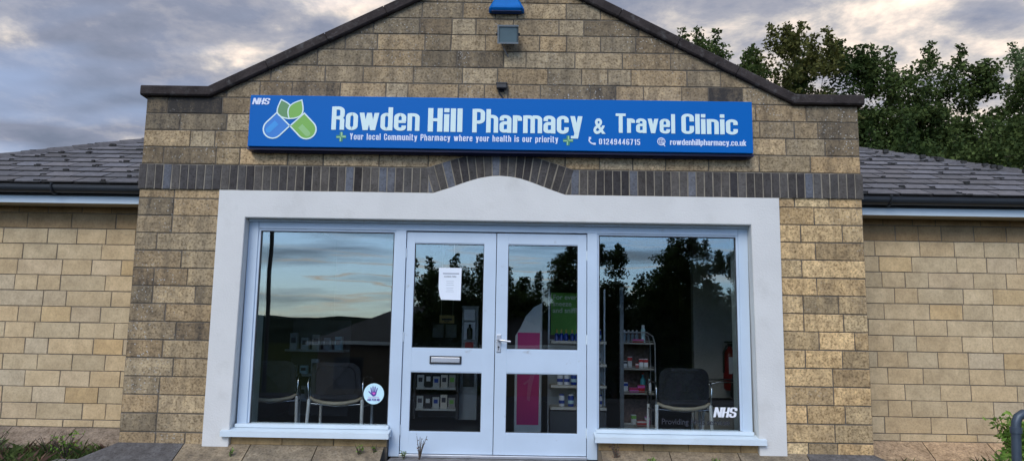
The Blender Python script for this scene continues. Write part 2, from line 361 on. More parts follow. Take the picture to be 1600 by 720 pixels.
# facing blocks
rg = random.Random(11)
fb = MB()
LENS = [.46, .46, .32, .32, .38, .22, .25, .5]
def front_dirt(x, z):
    d = .06
    if z > 3.1: d = .24
    if z > 2.75: d += .10*(rg.random())
    e = roofline(x)-z
    if e < .35: d += .2
    if x < -2.6 and z < 2.5: d += .28
    if x < -2.6 and z > 2.5: d += .10
    if x > 2.9 and z > 2.6: d += .18
    if EX-abs(x) < .22: d += .28
    if z < 2.78 and abs(x) < 2.3: d = -.1
    if x > 2.5 and z < 2.4: d = .05+(.2 if x > 3.1 else 0)
    if z < .9 and x < -2.6: d -= .12
    return d
kx = 0
z = Z0
while z < 4.85:
    z0, z1 = z+.0052, z+PIT-.0052; z += PIT
    spans = [(-EX, EX)]
    if z1 < 2.42: spans = [(-EX, sur_l), (sur_r, EX)]
    for (xa, xb) in spans:
        x = xa
        if xb-xa > 2: x = xa-rg.uniform(0, .0)
        first = True
        while x < xb-.02:
            w = rg.choice(LENS)*rg.uniform(.94, 1.06)
            if first: w = rg.choice([.20, .33, .44]); first = False
            x1 = x+w
            if xb-x1 < .12: x1 = xb
            p = [(x+.005, z0), (x1-.005, z0), (x1-.005, z1), (x+.005, z1)]
            if z1 > SHZ-.04:
                if min(roofline(x), roofline(x1)) < z1:
                    p = clip(p, SL, 1, SHZ+SHX*SL-.01); p = clip(p, -SL, 1, SHZ+SHX*SL-.01) if p else p
                    p = [q for q in p] if p else p
                if p and z1 > SHZ and z0 < SHZ and (x < -SHX or x1 > SHX): p = clip(p, 0, 1, roofline(max(min(x, SHX), -SHX))+.0) if abs((x+x1)/2) > SHX else p
            if p and len(p) >= 3 and z0 < 4.8:
                xm, zm = (x+x1)/2, (z0+z1)/2
                if zm > 2.4 or True:
                    base = (.42, .315, .185)
                    if zm > 2.75: base = (.425, .33, .205)
                    if zm < 2.78 and zm > 2.5 and abs(xm) < 2.5: base = (.47, .36, .225)
                    if xm > 2.5 and zm < 2.4: base = (.57, .415, .225)
                    if xm < -2.5 and zm < 2.4: base = (.52, .395, .235)
                    c = col_of(base, .17, rg, .05)
                    block(fb, p, 0.0, .02, c, front_dirt(xm, zm)+rg.uniform(-.12, .14)+(rg.uniform(.2, .5) if rg.random() < (.16 if zm > 2.78 else .08) else 0), .004, rg)
            x = x1
fb.build('facing_stone', M_front, B)
# returns of the gable block
for sx in (-1, 1):
    mb = MB(); mb.box(*sorted((sx*EX, sx*(EX-.004))), .02, 5.2, -.3, SHZ-.02)
    z = Z0
    while z < SHZ-.02:
        y = .0 if int(z/PIT) % 2 else .11
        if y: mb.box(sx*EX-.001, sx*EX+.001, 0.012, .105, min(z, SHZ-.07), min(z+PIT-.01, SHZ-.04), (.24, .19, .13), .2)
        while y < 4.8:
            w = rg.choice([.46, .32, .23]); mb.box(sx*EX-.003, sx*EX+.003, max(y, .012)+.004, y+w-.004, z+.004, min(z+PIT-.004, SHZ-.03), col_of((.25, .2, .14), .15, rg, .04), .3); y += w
        z += PIT
    mb.build('side_stone', M_front, B)

# soldier band with the shallow arch
arch_in = [(-.61, 2.37), (-.45, 2.425), (-.30, 2.482), (-.19, 2.517), (-.09, 2.535), (0, 2.54), (.09, 2.535), (.19, 2.517), (.30, 2.482), (.45, 2.425), (.61, 2.37)]
def lerp_path(path, s):
    for i in range(len(path)-1):
        a, b = path[i], path[i+1]; l = math.dist(a, b)
        if s <= l or i == len(path)-2: t = s/l; return (a[0]+(b[0]-a[0])*t, a[1]+(b[1]-a[1])*t)
        s -= l
arch_out = [(-.69, 2.607), (-.50, 2.668), (-.33, 2.722), (-.20, 2.758), (-.10, 2.774), (0, 2.778), (.10, 2.774), (.20, 2.758), (.33, 2.722), (.50, 2.668), (.69, 2.607)]
plen = lambda p: sum(math.dist(p[i], p[i+1]) for i in range(len(p)-1))
sb = MB(); core2 = MB()
def scol():
    t = rg.random()
    b_ = (.070, .065, .064) if t < .45 else (.100, .094, .090) if t < .72 else (.135, .145, .170) if t < .90 else (.045, .042, .044)
    return col_of(b_, .15, rg, .03)
for (xa, xb) in ((-EX-.012, -.66), (.66, EX+.012)):
    n = round((xb-xa)/.0765)
    for i in range(n):
        a, b_ = xa+(xb-xa)*i/n, xa+(xb-xa)*(i+1)/n
        aa = [(a+.005, BAND0+.004), (b_-.005, BAND0+.004), (b_-.005, BAND1-.004), (a+.005, BAND1-.004)]
        block(sb, aa, -.018, .02, scol(), rg.uniform(0, .3), .004, rg)
nA = 18
li, lo = plen(arch_in), plen(arch_out)
for i in range(nA):
    e = .0052
    p = [lerp_path(arch_in, li*i/nA+e), lerp_path(arch_in, li*(i+1)/nA-e), lerp_path(arch_out, lo*(i+1)/nA-e), lerp_path(arch_out, lo*i/nA+e)]
    p = [(p[0][0], p[0][1]+.004), (p[1][0], p[1][1]+.004), (p[2][0], p[2][1]-.004), (p[3][0], p[3][1]-.004)]
    block(sb, p, -.018, .02, scol(), rg.uniform(0, .3), .004, rg)
for s_ in (-1, 1):   # cut wedge bricks at the springing
    p = [(s_*.655, 2.374), (s_*.622, 2.374), (s_*.662, 2.50)]
    if s_ > 0: p = p[::-1]
    block(sb, p, -.018, .02, scol(), .1, .003, rg)
sb.build('dark_brick_band', M_soldier, B)
band_poly = [(-EX-.008, 2.372)]+arch_in+[(EX+.008, 2.372), (EX+.008, 2.605)]+arch_out[::-1]+[(-EX-.008, 2.605)]
core2.prism(band_poly, -.013, .004); core2.build('band_mortar', M_mortar_band, B)

# coping stones along the parapet and the rakes (each run cut into lengths)
cp = MB()
def cop(a, b, n, th=.095, y0=-.055, y1=.40):
    a, b = Vector(a), Vector(b); d = (b-a); nn = Vector((-d.y, d.x)).normalized()*th
    if nn.y < 0: nn = -nn
    for i in range(n):
        p, q = a+d*(i/n)+d.normalized()*.003, a+d*((i+1)/n)-d.normalized()*.003
        o = rg.uniform(-.003, .003)
        V = [(p.x, p.y), (q.x, q.y), (q.x+nn.x, q.y+nn.y), (p.x+nn.x, p.y+nn.y)]
        if p.x > q.x: V = V[::-1]
        c_ = .012; X = [(v[0], v[1]) for v in V]
        mbv = []; cx = sum(v[0] for v in X)/4; cz = sum(v[1] for v in X)/4
        # chamfered arrises
        dirn = (q-p).normalized(); nu = nn.normalized()
        for (y, e) in ((y0+o, c_), (y0+o+c_, 0), (y1-c_, 0), (y1, c_)):
            for (P_, sgn) in ((p, 1), (q, 1), (q+nn, -1), (p+nn, -1)):
                w = P_+nu*e*sgn; mbv.append((w.x, y, w.y))
        F = [(0, 1, 2, 3), (15, 14, 13, 12)]
        for k_ in range(3):
            for j in range(4): F.append((k_*4+j, k_*4+4+j, k_*4+4+(j+1)%4, k_*4+(j+1)%4))
        cp.poly(mbv, F)
for s_ in (-1, 1):
    cp.poly([(0, -.03, SHZ-.02+SHX*SL), (s_*SHX, -.03, SHZ-.02), (s_*SHX, .38, SHZ-.02), (0, .38, SHZ-.02+SHX*SL), (0, -.03, SHZ+.048+SHX*SL), (s_*SHX, -.03, SHZ+.048), (s_*SHX, .38, SHZ+.048), (0, .38, SHZ+.048+SHX*SL)], [(0, 1, 5, 4), (1, 2, 6, 5), (2, 3, 7, 6), (4, 5, 6, 7), (3, 2, 1, 0)])
cop((-EX-.045, SHZ-.045), (-SHX+.02, SHZ-.045), 1); cop((SHX-.02, SHZ-.045), (EX+.045, SHZ-.045), 1)
cop((-SHX, SHZ-.05), (0, SHZ-.05+SHX*SL), 5); cop((0, SHZ-.05+SHX*SL), (SHX, SHZ-.05), 5)
cpo = cp.build('coping', M_coping, B)
bm = bmesh.new(); bm.from_mesh(cpo.data); bmesh.ops.recalc_face_normals(bm, faces=bm.faces[:]); bm.to_mesh(cpo.data); bm.free()

# gable roof behind the parapet
mb = MB()
za = SHZ+SHX*SL-.25
for s_ in (-1, 1):
    mb.poly([(0, .35, za), (0, 5.2, za), (s_*EX, 5.2, za-EX*SL), (s_*EX, .35, za-EX*SL), (0, .35, za-.05), (0, 5.2, za-.05), (s_*EX, 5.2, za-.05-EX*SL), (s_*EX, .35, za-.05-EX*SL)],
            [(0, 1, 2, 3), (7, 6, 5, 4), (0, 3, 7, 4), (1, 5, 6, 2), (3, 2, 6, 7)], (.06, .06, .07))
mb.build('gable_roof', M_tile, B)

# white rendered surround
mb = MB()
inx0, inx1, inz = -2.335, 2.31, 2.115
outer = [(sur_l, .05), (inx0-.03, .05), (inx0, .2), (inx0, inz), (inx1, inz), (inx1, .2), (inx1+.03, .05), (sur_r, .05), (sur_r, 2.366)]+[(x, z_-.004) for x, z_ in arch_in[::-1]]+[(sur_l, 2.366)]
# concave outline: build as strips
mb.prism([(sur_l, .05), (inx0-.02, .05), (inx0, inz), (inx0, 2.366), (sur_l, 2.366)], -.035, .14)
mb.prism([(inx1+.02, .05), (sur_r, .05), (sur_r, 2.366), (inx1, 2.366), (inx1, inz)], -.035, .14)
mb.prism([(inx0, inz), (inx1, inz), (inx1, 2.366)]+[(x, z_-.004) for x, z_ in arch_in[::-1]]+[(inx0, 2.366)], -.035, .14)
so_ = mb.build('shopfront_surround', M_surround, B)
bm = bmesh.new(); bm.from_mesh(so_.data); bmesh.ops.remove_doubles(bm, verts=bm.verts[:], dist=.0005)
inner = [f_ for f_ in bm.faces if all(abs(v.co.x-inx0) < .001 and v.co.z > inz-.001 for v in f_.verts) or all(abs(v.co.x-inx1) < .001 and v.co.z > inz-.001 for v in f_.verts)]
bmesh.ops.delete(bm, geom=inner, context='FACES'); bmesh.ops.bevel(bm, geom=[e for e in bm.edges if len(e.link_faces) == 2 and e.calc_face_angle(0) > .5 and all(v.co.y < 0 for v in e.verts)], offset=.004, segments=2, affect='EDGES')
bm.to_mesh(so_.data); bm.free()

# timber frame of the shopfront: jambs, head, posts
FY0, FY1 = .085, .16
mb = MB()
mb.box(inx0, -2.245, FY0, FY1, .235, inz, bev=.004); mb.box(2.222, inx1, FY0, FY1, .235, inz, bev=.004)
mb.box(-2.243, 2.220, FY0+.001, FY1, 2.030, inz, bev=.004)
mb.box(-.957, -.862, FY0-.004, FY1, -.01, 2.029, bev=.004); mb.box(.822, .915, FY0-.004, FY1, -.01, 2.029, bev=.004)
mb.box(inx0+.003, inx1-.003, .045, FY0-.001, 2.095, inz-.001, bev=.003)     # drip bead under the head
mb.build('shopfront_frame', M_frame, B)
def pane(name, x0, x1, z0, z1, y, par):
    p = MB(); p.box(x0, x1, y, y+.006, z0, z1); return p.build(name, M_glass, par)
# windows
def window(x0, x1, z0, z1, sx0, sx1):
    w = MB(); b_ = .022
    w.box(x0-.012, x1+.012, FY0+.012, FY1-.02, z1-.004, z1+.014, bev=.003)
    w.box(x0-.012, x0+.010, FY0+.012, FY1-.02, z0, z1-.004, bev=.003); w.box(x1-.010, x1+.012, FY0+.012, FY1-.02, z0, z1-.004, bev=.003)
    wo_ = w.build('window', M_frame, B)
    s = MB(); s.box(x0+.011, x1-.011, FY0+.016, FY0+.030, z1-.012, z1-.004); s.box(x0+.010, x0+.018, FY0+.016, FY0+.030, z0, z1-.012); s.box(x1-.018, x1-.010, FY0+.016, FY0+.030, z0, z1-.012)
    s.build('glazing_seal', M_seal, wo_)
    pane('pane', x0+.008, x1-.008, z0-.003, z1-.003, FY0+.030, wo_)
    s = MB()
    s.prism([(sx0, .158), (sx1, .158), (sx1, .205), (sx0, .205)], -.075, -.03)
    # sloping top
    s.poly([(sx0, -.075, .205), (sx1, -.075, .205), (sx1, .075, .232), (sx0, .075, .232), (sx0, -.03, .165), (sx1, -.03, .165), (sx1, .075, .165), (sx0, .075, .165)],
           [(0, 1, 2, 3), (4, 7, 6, 5), (2, 6, 7, 3), (0, 3, 7, 4), (1, 5, 6, 2)])
    s.box(max(sx0+.02, inx0+.002), min(sx1-.02, inx1-.002), .03, FY1, .228, z0-.003, bev=.004)
    s.build('window_sill', M_sillm, wo_)
window(-2.234, -.965, .262, 2.015, -2.42, -.935)
window(.921, 2.211, .262, 2.018, .880, 2.385)
# blocks under the sills
for (xa, xb) in ((-2.355, -.962), (.918, 2.335)):
    ub = MB(); um = MB(); um.box(xa, xb, .03, .3, -.3, .20)
    x = xa
    while x < xb-.02:
        x1 = min(x+rg.choice([.46, .4, .33]), xb)
        if xb-x1 < .1: x1 = xb
        block(ub, [(x+.003, .082), (x1-.003, .082), (x1-.003, .158), (x+.003, .158)], .012, .02, col_of((.40, .28, .14), .14, rg, .05), .0+rg.uniform(-.1, .1), .004, rg); x = x1
    ub.build('stall_riser_stone', M_wing, B); um.build('stall_riser_core', M_mortar, B)

# doors
def door(x0, x1, px0, px1, left):
    y0, y1 = .098, .142
    d = MB()
    zt, zb = 2.018, .018
    d.box(x0, px0, y0, y1, zb, zt, bev=.003); d.box(px1, x1, y0, y1, zb, zt, bev=.003)
    for (a, b_) in ((zb, .203), (.742, .946), (1.921, zt)): d.box(px0-.001, px1+.001, y0+.0012, y1-.001, a, b_)
    for (a, b_) in ((.203, .742), (.946, 1.921)):      # glazing beads
        d.box(px0, px1, y0+.006, y0+.018, a, a+.010); d.box(px0, px1, y0+.006, y0+.018, b_-.008, b_)
    o = d.build('door', M_frame, B)
    for (a, b_) in ((.213, .734), (.956, 1.913)):
        g_ = MB(); g_.box(px0, px0+.005, y0+.010, y0+.020, a, b_); g_.box(px1-.005, px1, y0+.010, y0+.020, a, b_); g_.box(px0+.005, px1-.005, y0+.010, y0+.020, a, a+.005); g_.box(px0+.005, px1-.005, y0+.010, y0+.020, b_-.005, b_); g_.build('gasket', M_seal, o)
    hx = x0-.002 if left else x1+.002
    for hz in (.22, 1.05, 1.82): g_ = MB(); g_.tube([(hx, y0-.004, hz-.045), (hx, y0-.004, hz+.045)], .007, 8); g_.build('hinge', M_sillm, o)
    for (a, b_) in ((.203, .742), (.946, 1.921)): pane('pane', px0-.004, px1+.004, a-.004, b_+.004, y0+.022, o)
    return o, y0
dl, dy = door(-.857, -.023, -.780, -.136, True)
dr, dy = door(-.017, .817, .090, .735, False)
k_ = MB(); k_.box(-.028, -.0125, .140, .150, .02, 2.018); k_.build('meeting_rebate', M_seal, dl)
lb = MB(); lb.box(-.612, -.322, dy-.010, dy+.001, .812, .884, bev=.003); lbo = lb.build('letterbox', M_black, dl)
lf = MB(); lf.box(-.598, -.336, dy-.017, dy-.009, .824, .872, bev=.004); lf.build('letterbox_flap', M_alu, dl)
hd = MB(); hd.box(-.006, .036, dy-.008, dy+.001, .925, 1.085, bev=.003)
hd.tube([(.015, dy-.004, 1.035), (.015, dy-.055, 1.035), (.030, dy-.060, 1.034), (.125, dy-.058, 1.022)], .0095, 10)
hd.build('handle', M_alu, dr)
kh = MB(); kh.tube([(.015, dy-.012, .972), (.015, dy-.005, .972)], .009, 10); kh.box(.0125, .0175, dy-.0095, dy-.0075, .945, .966); kh.build('keyhole', M_black, dr)
th = MB(); th.box(-.860, .820, .055, .16, -.012, .014, bev=.004); th.build('threshold', M_alu, B)

# sloping stone plinth round the foot of the walls
def plinth(segs, name):
    pl = MB()
    for (xa, xb, y, pr, ml, mr) in segs:
        x = xa; n = max(1, round((xb-xa)/.62))
        for i in range(n):
            a, b_ = xa+(xb-xa)*i/n, xa+(xb-xa)*(i+1)/n
            la = -pr if (i == 0 and ml) else 0; rb = pr if (i == n-1 and mr) else 0
            g = .004
            V = [(a+g, y, .085), (b_-g, y, .085), (b_-g+rb, y-pr, -.055), (a+g+la, y-pr, -.055), (a+g+la, y-pr, -.5), (b_-g+rb, y-pr, -.5)]
            F = [(3, 2, 1, 0), (3, 4, 5, 2)]
            xm = (a+b_)/2
            if abs(xm) < 2.75: base, dt = (.34, .27, .18), .38
            elif abs(xm) < 3.5: base, dt = (.16, .15, .145), .45
            else: base, dt = ((.27, .215, .165), .10) if xm < 0 else ((.44, .315, .20), -.12)
            pl.poly(V, F, col_of(base, .1, rg, .04), dt+rg.uniform(-.06, .06))
        if ml: pl.poly([(xa, y, .083), (xa-pr, y-pr, -.057), (xa-pr, y-pr, -.5), (xa-pr, 1, -.5), (xa-pr, 1, -.057), (xa, 1, .083)], [(0, 5, 4, 1), (1, 4, 3, 2)], (.16, .15, .145), .4)
        if mr: pl.poly([(xb, y, .083), (xb+pr, y-pr, -.057), (xb+pr, y-pr, -.5), (xb+pr, 1, -.5), (xb+pr, 1, -.057), (xb, 1, .083)], [(0, 1, 4, 5), (1, 2, 3, 4)], (.16, .15, .145), .4)
    return pl.build(name, M_plinth, B)
for sg_ in [(-EX, -.98, 0.0, .28, 1, 0), (.935, EX, 0.0, .28, 0, 1), (-6.9, -EX-.285, 1.0, .24, 0, 0), (EX+.285, 6.9, 1.0, .24, 0, 0)]: plinth([sg_], 'plinth')
for bx in ((-EX+.01, -.985, -.262, .03, -.5, -.075), (.94, EX-.01, -.262, .03, -.5, -.075), (-6.9, -EX-.02, .79, 1.03, -.5, -.07), (EX+.02, 6.9, .79, 1.03, -.5, -.07)):
    mb = MB(); mb.box(*bx); mb.build('plinth_core', M_mortar_dark, B)

# wings
for s_ in (-1, 1):
    wm = MB(); a, b_ = sorted((s_*EX, s_*6.9)); wm.box(a, b_, 1.006, 1.3, -.4, 2.40); wm.box(*sorted((s_*6.6, s_*6.894)), 1.3, 9.0, -.4, 2.40)
    wm.build('wing_wall_core', M_mortar, B)
    wb = MB(); z = .087
    first = True
    while z < 2.36:
        h = .075 if first else .1635
        z0, z1 = z+.0045, min(z+h-.0045, 2.365); z += h; first = False
        if z1-z0 < .02: break
        x = a-rg.uniform(0, .3)
        while x < b_:
            w = rg.choice([.47, .47, .31, .31, .34, .24, .36]); x1 = x+w
            xx0, xx1 = max(x, a), min(x1, b_)
            if xx1-xx0 > .03:
                base = (.53, .41, .252) if rg.random() < .78 else ((.52, .415, .275) if rg.random() < .6 else (.53, .385, .21))
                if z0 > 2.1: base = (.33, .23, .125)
                block(wb, [(xx0+.0045, z0), (xx1-.0045, z0), (xx1-.0045, z1), (xx0+.0045, z1)], 1.0, .02, col_of(base, .09, rg, .035), rg.uniform(-.32, -.05), .003, rg)
            x = x1
    wb.build('wing_stone', M_wing, B)
    # eaves
    e = MB(); e.box(*sorted((s_*(EX+.002), s_*7.12)), .735, .755, 2.352, 2.50); e.box(*sorted((s_*7.10, s_*7.12)), .757, 9.2, 2.352, 2.50)
    e.build('fascia', M_fascia, B)
    e = MB(); e.box(*sorted((s_*(EX+.002), s_*7.10)), .757, 1.02, 2.356, 2.366); e.box(*sorted((s_*6.85, s_*7.099)), 1.021, 9.2, 2.356, 2.366); e.build('soffit', M_soffit, B)
    gt = MB(); n = 14; x0_, x1_ = s_*(EX+.006), s_*7.18
    V = []; F = []
    prof = [(.735-.062+.062*math.cos(t), 2.505+.060*math.sin(t)) for t in [math.pi+math.pi*i/n for i in range(n+1)]]
    prof = [(p[0]-.004, p[1]) for p in prof]; prof = [(.735-.13, 2.512)]+prof+[(.733, 2.512)]
    prof2 = [(y_+(.672-y_)*.08, z_+.004) for y_, z_ in prof]
    ring = prof+prof2[::-1]; nn = len(ring)
    for x in (x0_, x1_): V += [(x, y_, z_) for y_, z_ in ring]
    for i in range(nn): F.append((i, (i+1)%nn, nn+(i+1)%nn, nn+i))
    F += [tuple(range(nn)), tuple(range(2*nn-1, nn-1, -1))]
    gt.poly(V, F, None, 0, False)
    gt.box(*sorted((x0_, x1_)), .607, .613, 2.500, 2.518)
    # deep black backing strip between gutter and fascia
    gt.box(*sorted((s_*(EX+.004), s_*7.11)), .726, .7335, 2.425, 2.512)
    go = gt.build('gutter', M_gutter, B)
    for xx in (s_*4.55, s_*6.4) if s_ < 0 else (s_*3.92, s_*5.55, s_*6.9):
        br = MB(); pts = [(xx, p[0], p[1]) for p in [(.735-.066+.072*math.cos(t), 2.507+.070*math.sin(t)) for t in [math.pi*1.02+math.pi*.98*i/10 for i in range(11)]]]
        br.tube(pts, .011, 8); br.tube([(xx, .605, 2.515), (xx, .60, 2.535)], .012, 6); br.build('gutter_bracket', M_gutter, go)
    # hipped tiled roof
    PA = R(24); ey, ez = .66, 2.545; gauge = .262; hipx = 7.18
    rt = MB(); under = MB()
    sl = lambda y: ez+math.tan(PA)*(y-ey)
    rt_top = 5.0
    inner = EX-.0
    i = 0; y = ey
    while y < rt_top:
        y2 = y+gauge*math.cos(PA)
        w = .33; off = (i % 2)*w/2+rg.uniform(-.01, .01)
        x = EX-.3-off if i else EX-.3-off
        while x < hipx:
            xa, xb = x+.007, x+w-.007
            jx = rg.uniform(-.003, .003)
            # clip at the hip (45 degrees in plan) and at the verge against the parapet wall
            pts = [(xa, y), (xb, y), (xb, y2+.03), (xa, y2+.03)]
            pts = clip(pts, 1, 1, hipx+ey-.02)
            cutx = EX+.006 if i > 1 else EX+.30-.12*i
            if pts: pts = clip(pts, -1, 0, -cutx)
            if pts and len(pts) >= 3:
                t0 = .013+rg.uniform(-.002, .004); top = lambda yy: sl(yy)+t0*(1-(yy-y)/(y2-y))+.004
                n = len(pts); q = pts if s_ > 0 else [(-px, py) for px, py in pts][::-1]
                V = [(px, py, top(py)) for px, py in q]+[(px, py, top(py)-.013) for px, py in q]
                F = [tuple(range(n)), tuple(range(2*n-1, n-1, -1))]+[(j, n+j, n+(j+1)%n, (j+1)%n) for j in range(n)]
                tcol = col_of((.125, .122, .130) if rg.random() < .75 else (.095, .093, .098), .14, rg, .03)
                rt.poly(V, F[:1], tcol); rt.poly(V, F[1:], (.015, .015, .015))  # edges and underside near-black: shade at the tile laps put into the colour
                for _m in range(rg.choice([0, 0, 1, 2, 3])):     # moss lumps in the joint
                    mx_, my_ = q[0][0]+rg.uniform(-.05, .05), y+rg.uniform(0, .05)
                    if abs(mx_) > EX+.05: rt.box(mx_-rg.uniform(.01, .035), mx_+rg.uniform(.01, .03), my_-.01, my_+rg.uniform(.01, .04), sl(my_)+.005, sl(my_)+rg.uniform(.022, .036), (.012, .012, .011))
            x += w
        y = y2; i += 1
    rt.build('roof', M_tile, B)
    # roof deck under the tiles, hip end slope
    X = lambda v: s_*v
    ry = 4.9; rz = sl(ry); hx = hipx-(ry-ey)
    under.poly([(X(EX-.2), ey, ez-.012), (X(hipx), ey, ez-.012), (X(hx), ry, rz-.012), (X(EX-.2), ry, rz-.012), (X(hipx), 9.14, ez-.012), (X(EX-.2), 9.14, ez-.012), (X(EX-.2), ry, rz-.2)],
               [(0, 1, 2, 3), (1, 4, 2), (4, 5, 3, 2)])
    under.build('roof_deck', M_tile_under, B)
    hp = MB(); n = 22
    for j in range(n):
        a_, b2 = j/n, (j+1.12)/n
        A_ = Vector((X(hipx-(ry-ey)*a_), ey+(ry-ey)*a_, sl(ey+(ry-ey)*a_)+.036)); B_ = Vector((X(hipx-(ry-ey)*b2), ey+(ry-ey)*b2, sl(ey+(ry-ey)*b2)+.030))
        d = (B_-A_).normalized(); sd_ = d.cross(Vector((0, 0, 1))).normalized()
        V = []; 
        for P_, e_ in ((A_, .004), (B_, 0)):
            for (k1, k2) in ((-.15, -.085), (-.08, -.02), (0, .010), (.08, -.02), (.15, -.085)): V.append((P_+sd_*k1+Vector((0, 0, k2+e_)))[:])
        F = [(i_, i_+1, i_+6, i_+5) for i_ in range(4)]+[(0, 5, 6, 1), ]
        F = [(i_, i_+1, i_+6, i_+5) for i_ in range(4)]
        V += [(v[0], v[1], v[2]-.02) for v in V]; F += [(i_+10, i_+15, i_+16, i_+11) for i_ in range(4)]+[(i_+1, i_, i_+10, i_+11) for i_ in range(4)]+[(0, 5, 15, 10), (4, 14, 19, 9)]
        hp.poly(V, F, col_of((.085, .083, .088), .18, rg, .03))
        for _ in range(3):
            t = rg.random(); c_ = A_.lerp(B_, t)+sd_*rg.uniform(-.12, .02); hp.box(c_.x-.03, c_.x+.03, c_.y-.02, c_.y+.02, c_.z-.04, c_.z+.006, (.03, .03, .028))
    hp.build('hip_tiles', M_tile, B)
    fl = MB(); fl.box(*sorted((s_*(EX+.004), s_*(EX+.014))), .62, 1.6, 2.50, 2.80) if False else None
    fl.poly([(X(EX+.005), .64, 2.530), (X(EX+.30), .64, 2.530), (X(EX+.05), 1.15, 2.76), (X(EX+.005), 1.15, 2.76)], [(0, 1, 2, 3) if s_ > 0 else (3, 2, 1, 0)])
    fl.build('lead_flashing', mat('lead', (.10, .13, .145), .6, .2, var=.2), B)

# interior shell
it = MB(); it.box(-3.3, 3.3, .16, 6.4, -.06, -.004); it.build('interior_floor', M_floor, B)
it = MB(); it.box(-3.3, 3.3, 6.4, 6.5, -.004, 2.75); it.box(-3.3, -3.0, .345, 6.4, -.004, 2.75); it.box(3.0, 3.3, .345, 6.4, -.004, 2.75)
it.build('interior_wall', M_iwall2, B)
for bx in ((-2.999, -2.285, .161, .50, -.004, 2.2), (2.262, 2.999, .161, .50, -.004, 2.2)): it = MB(); it.box(*bx); it.build('window_reveal', mat('reveal_paint', (.75, .80, .74), .7), B)
it = MB(); it.box(-3.3, 3.3, .35, 6.4, 2.70, 2.75); it.box(-3.3, 3.3, .345, .35, 2.2, 2.7); it.build('ceiling', mat('ceiling_paint', (.35, .35, .35), .8), B)
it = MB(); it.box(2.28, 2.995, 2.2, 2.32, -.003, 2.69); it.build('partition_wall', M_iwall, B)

# ------------------------------------------------------------------ lettering
h = .0625
def fil(pts, r, closed=False, n=5):
    """round the corners of a polyline"""
    out = []; m_ = len(pts)
    for i, p in enumerate(pts):
        if not closed and i in (0, m_-1): out.append(Vector(p)); continue
        p = Vector(p); a = Vector(pts[i-1]); b = Vector(pts[(i+1) % m_])
        da, db = (a-p), (b-p); rr = min(r, da.length*.5, db.length*.5); A = p+da.normalized()*rr; B_ = p+db.normalized()*rr
        for j in range(n+1):
            t = j/n; w_ = math.sin(max(.05, da.angle(db))/2); b0, b1, b2 = (1-t)**2, 2*t*(1-t)*w_, t*t
            out.append((A*b0+p*b1+B_*b2)/(b0+b1+b2))
    return out
def stroke_poly(path, w, closed):
    n = len(path); Lp, Rp = [], []
    for i in range(n):
        if closed: a, b = path[i-1], path[(i+1) % n]; d1 = (path[i]-a); d2 = (b-path[i])
        else: d1 = path[i]-path[i-1] if i else path[1]-path[0]; d2 = path[i+1]-path[i] if i < n-1 else path[i]-path[i-1]
        if d1.length < 1e-6: d1 = d2
        if d2.length < 1e-6: d2 = d1
        d1 = d1.normalized(); d2 = d2.normalized(); n1 = Vector((-d1.y, d1.x)); n2 = Vector((-d2.y, d2.x)); mm = (n1+n2)
        mm = mm.normalized() if mm.length > 1e-6 else n1; s = 1/max(.35, mm.dot(n1))
        Lp.append(path[i]+mm*w*s); Rp.append(path[i]-mm*w*s)
    return Lp, Rp
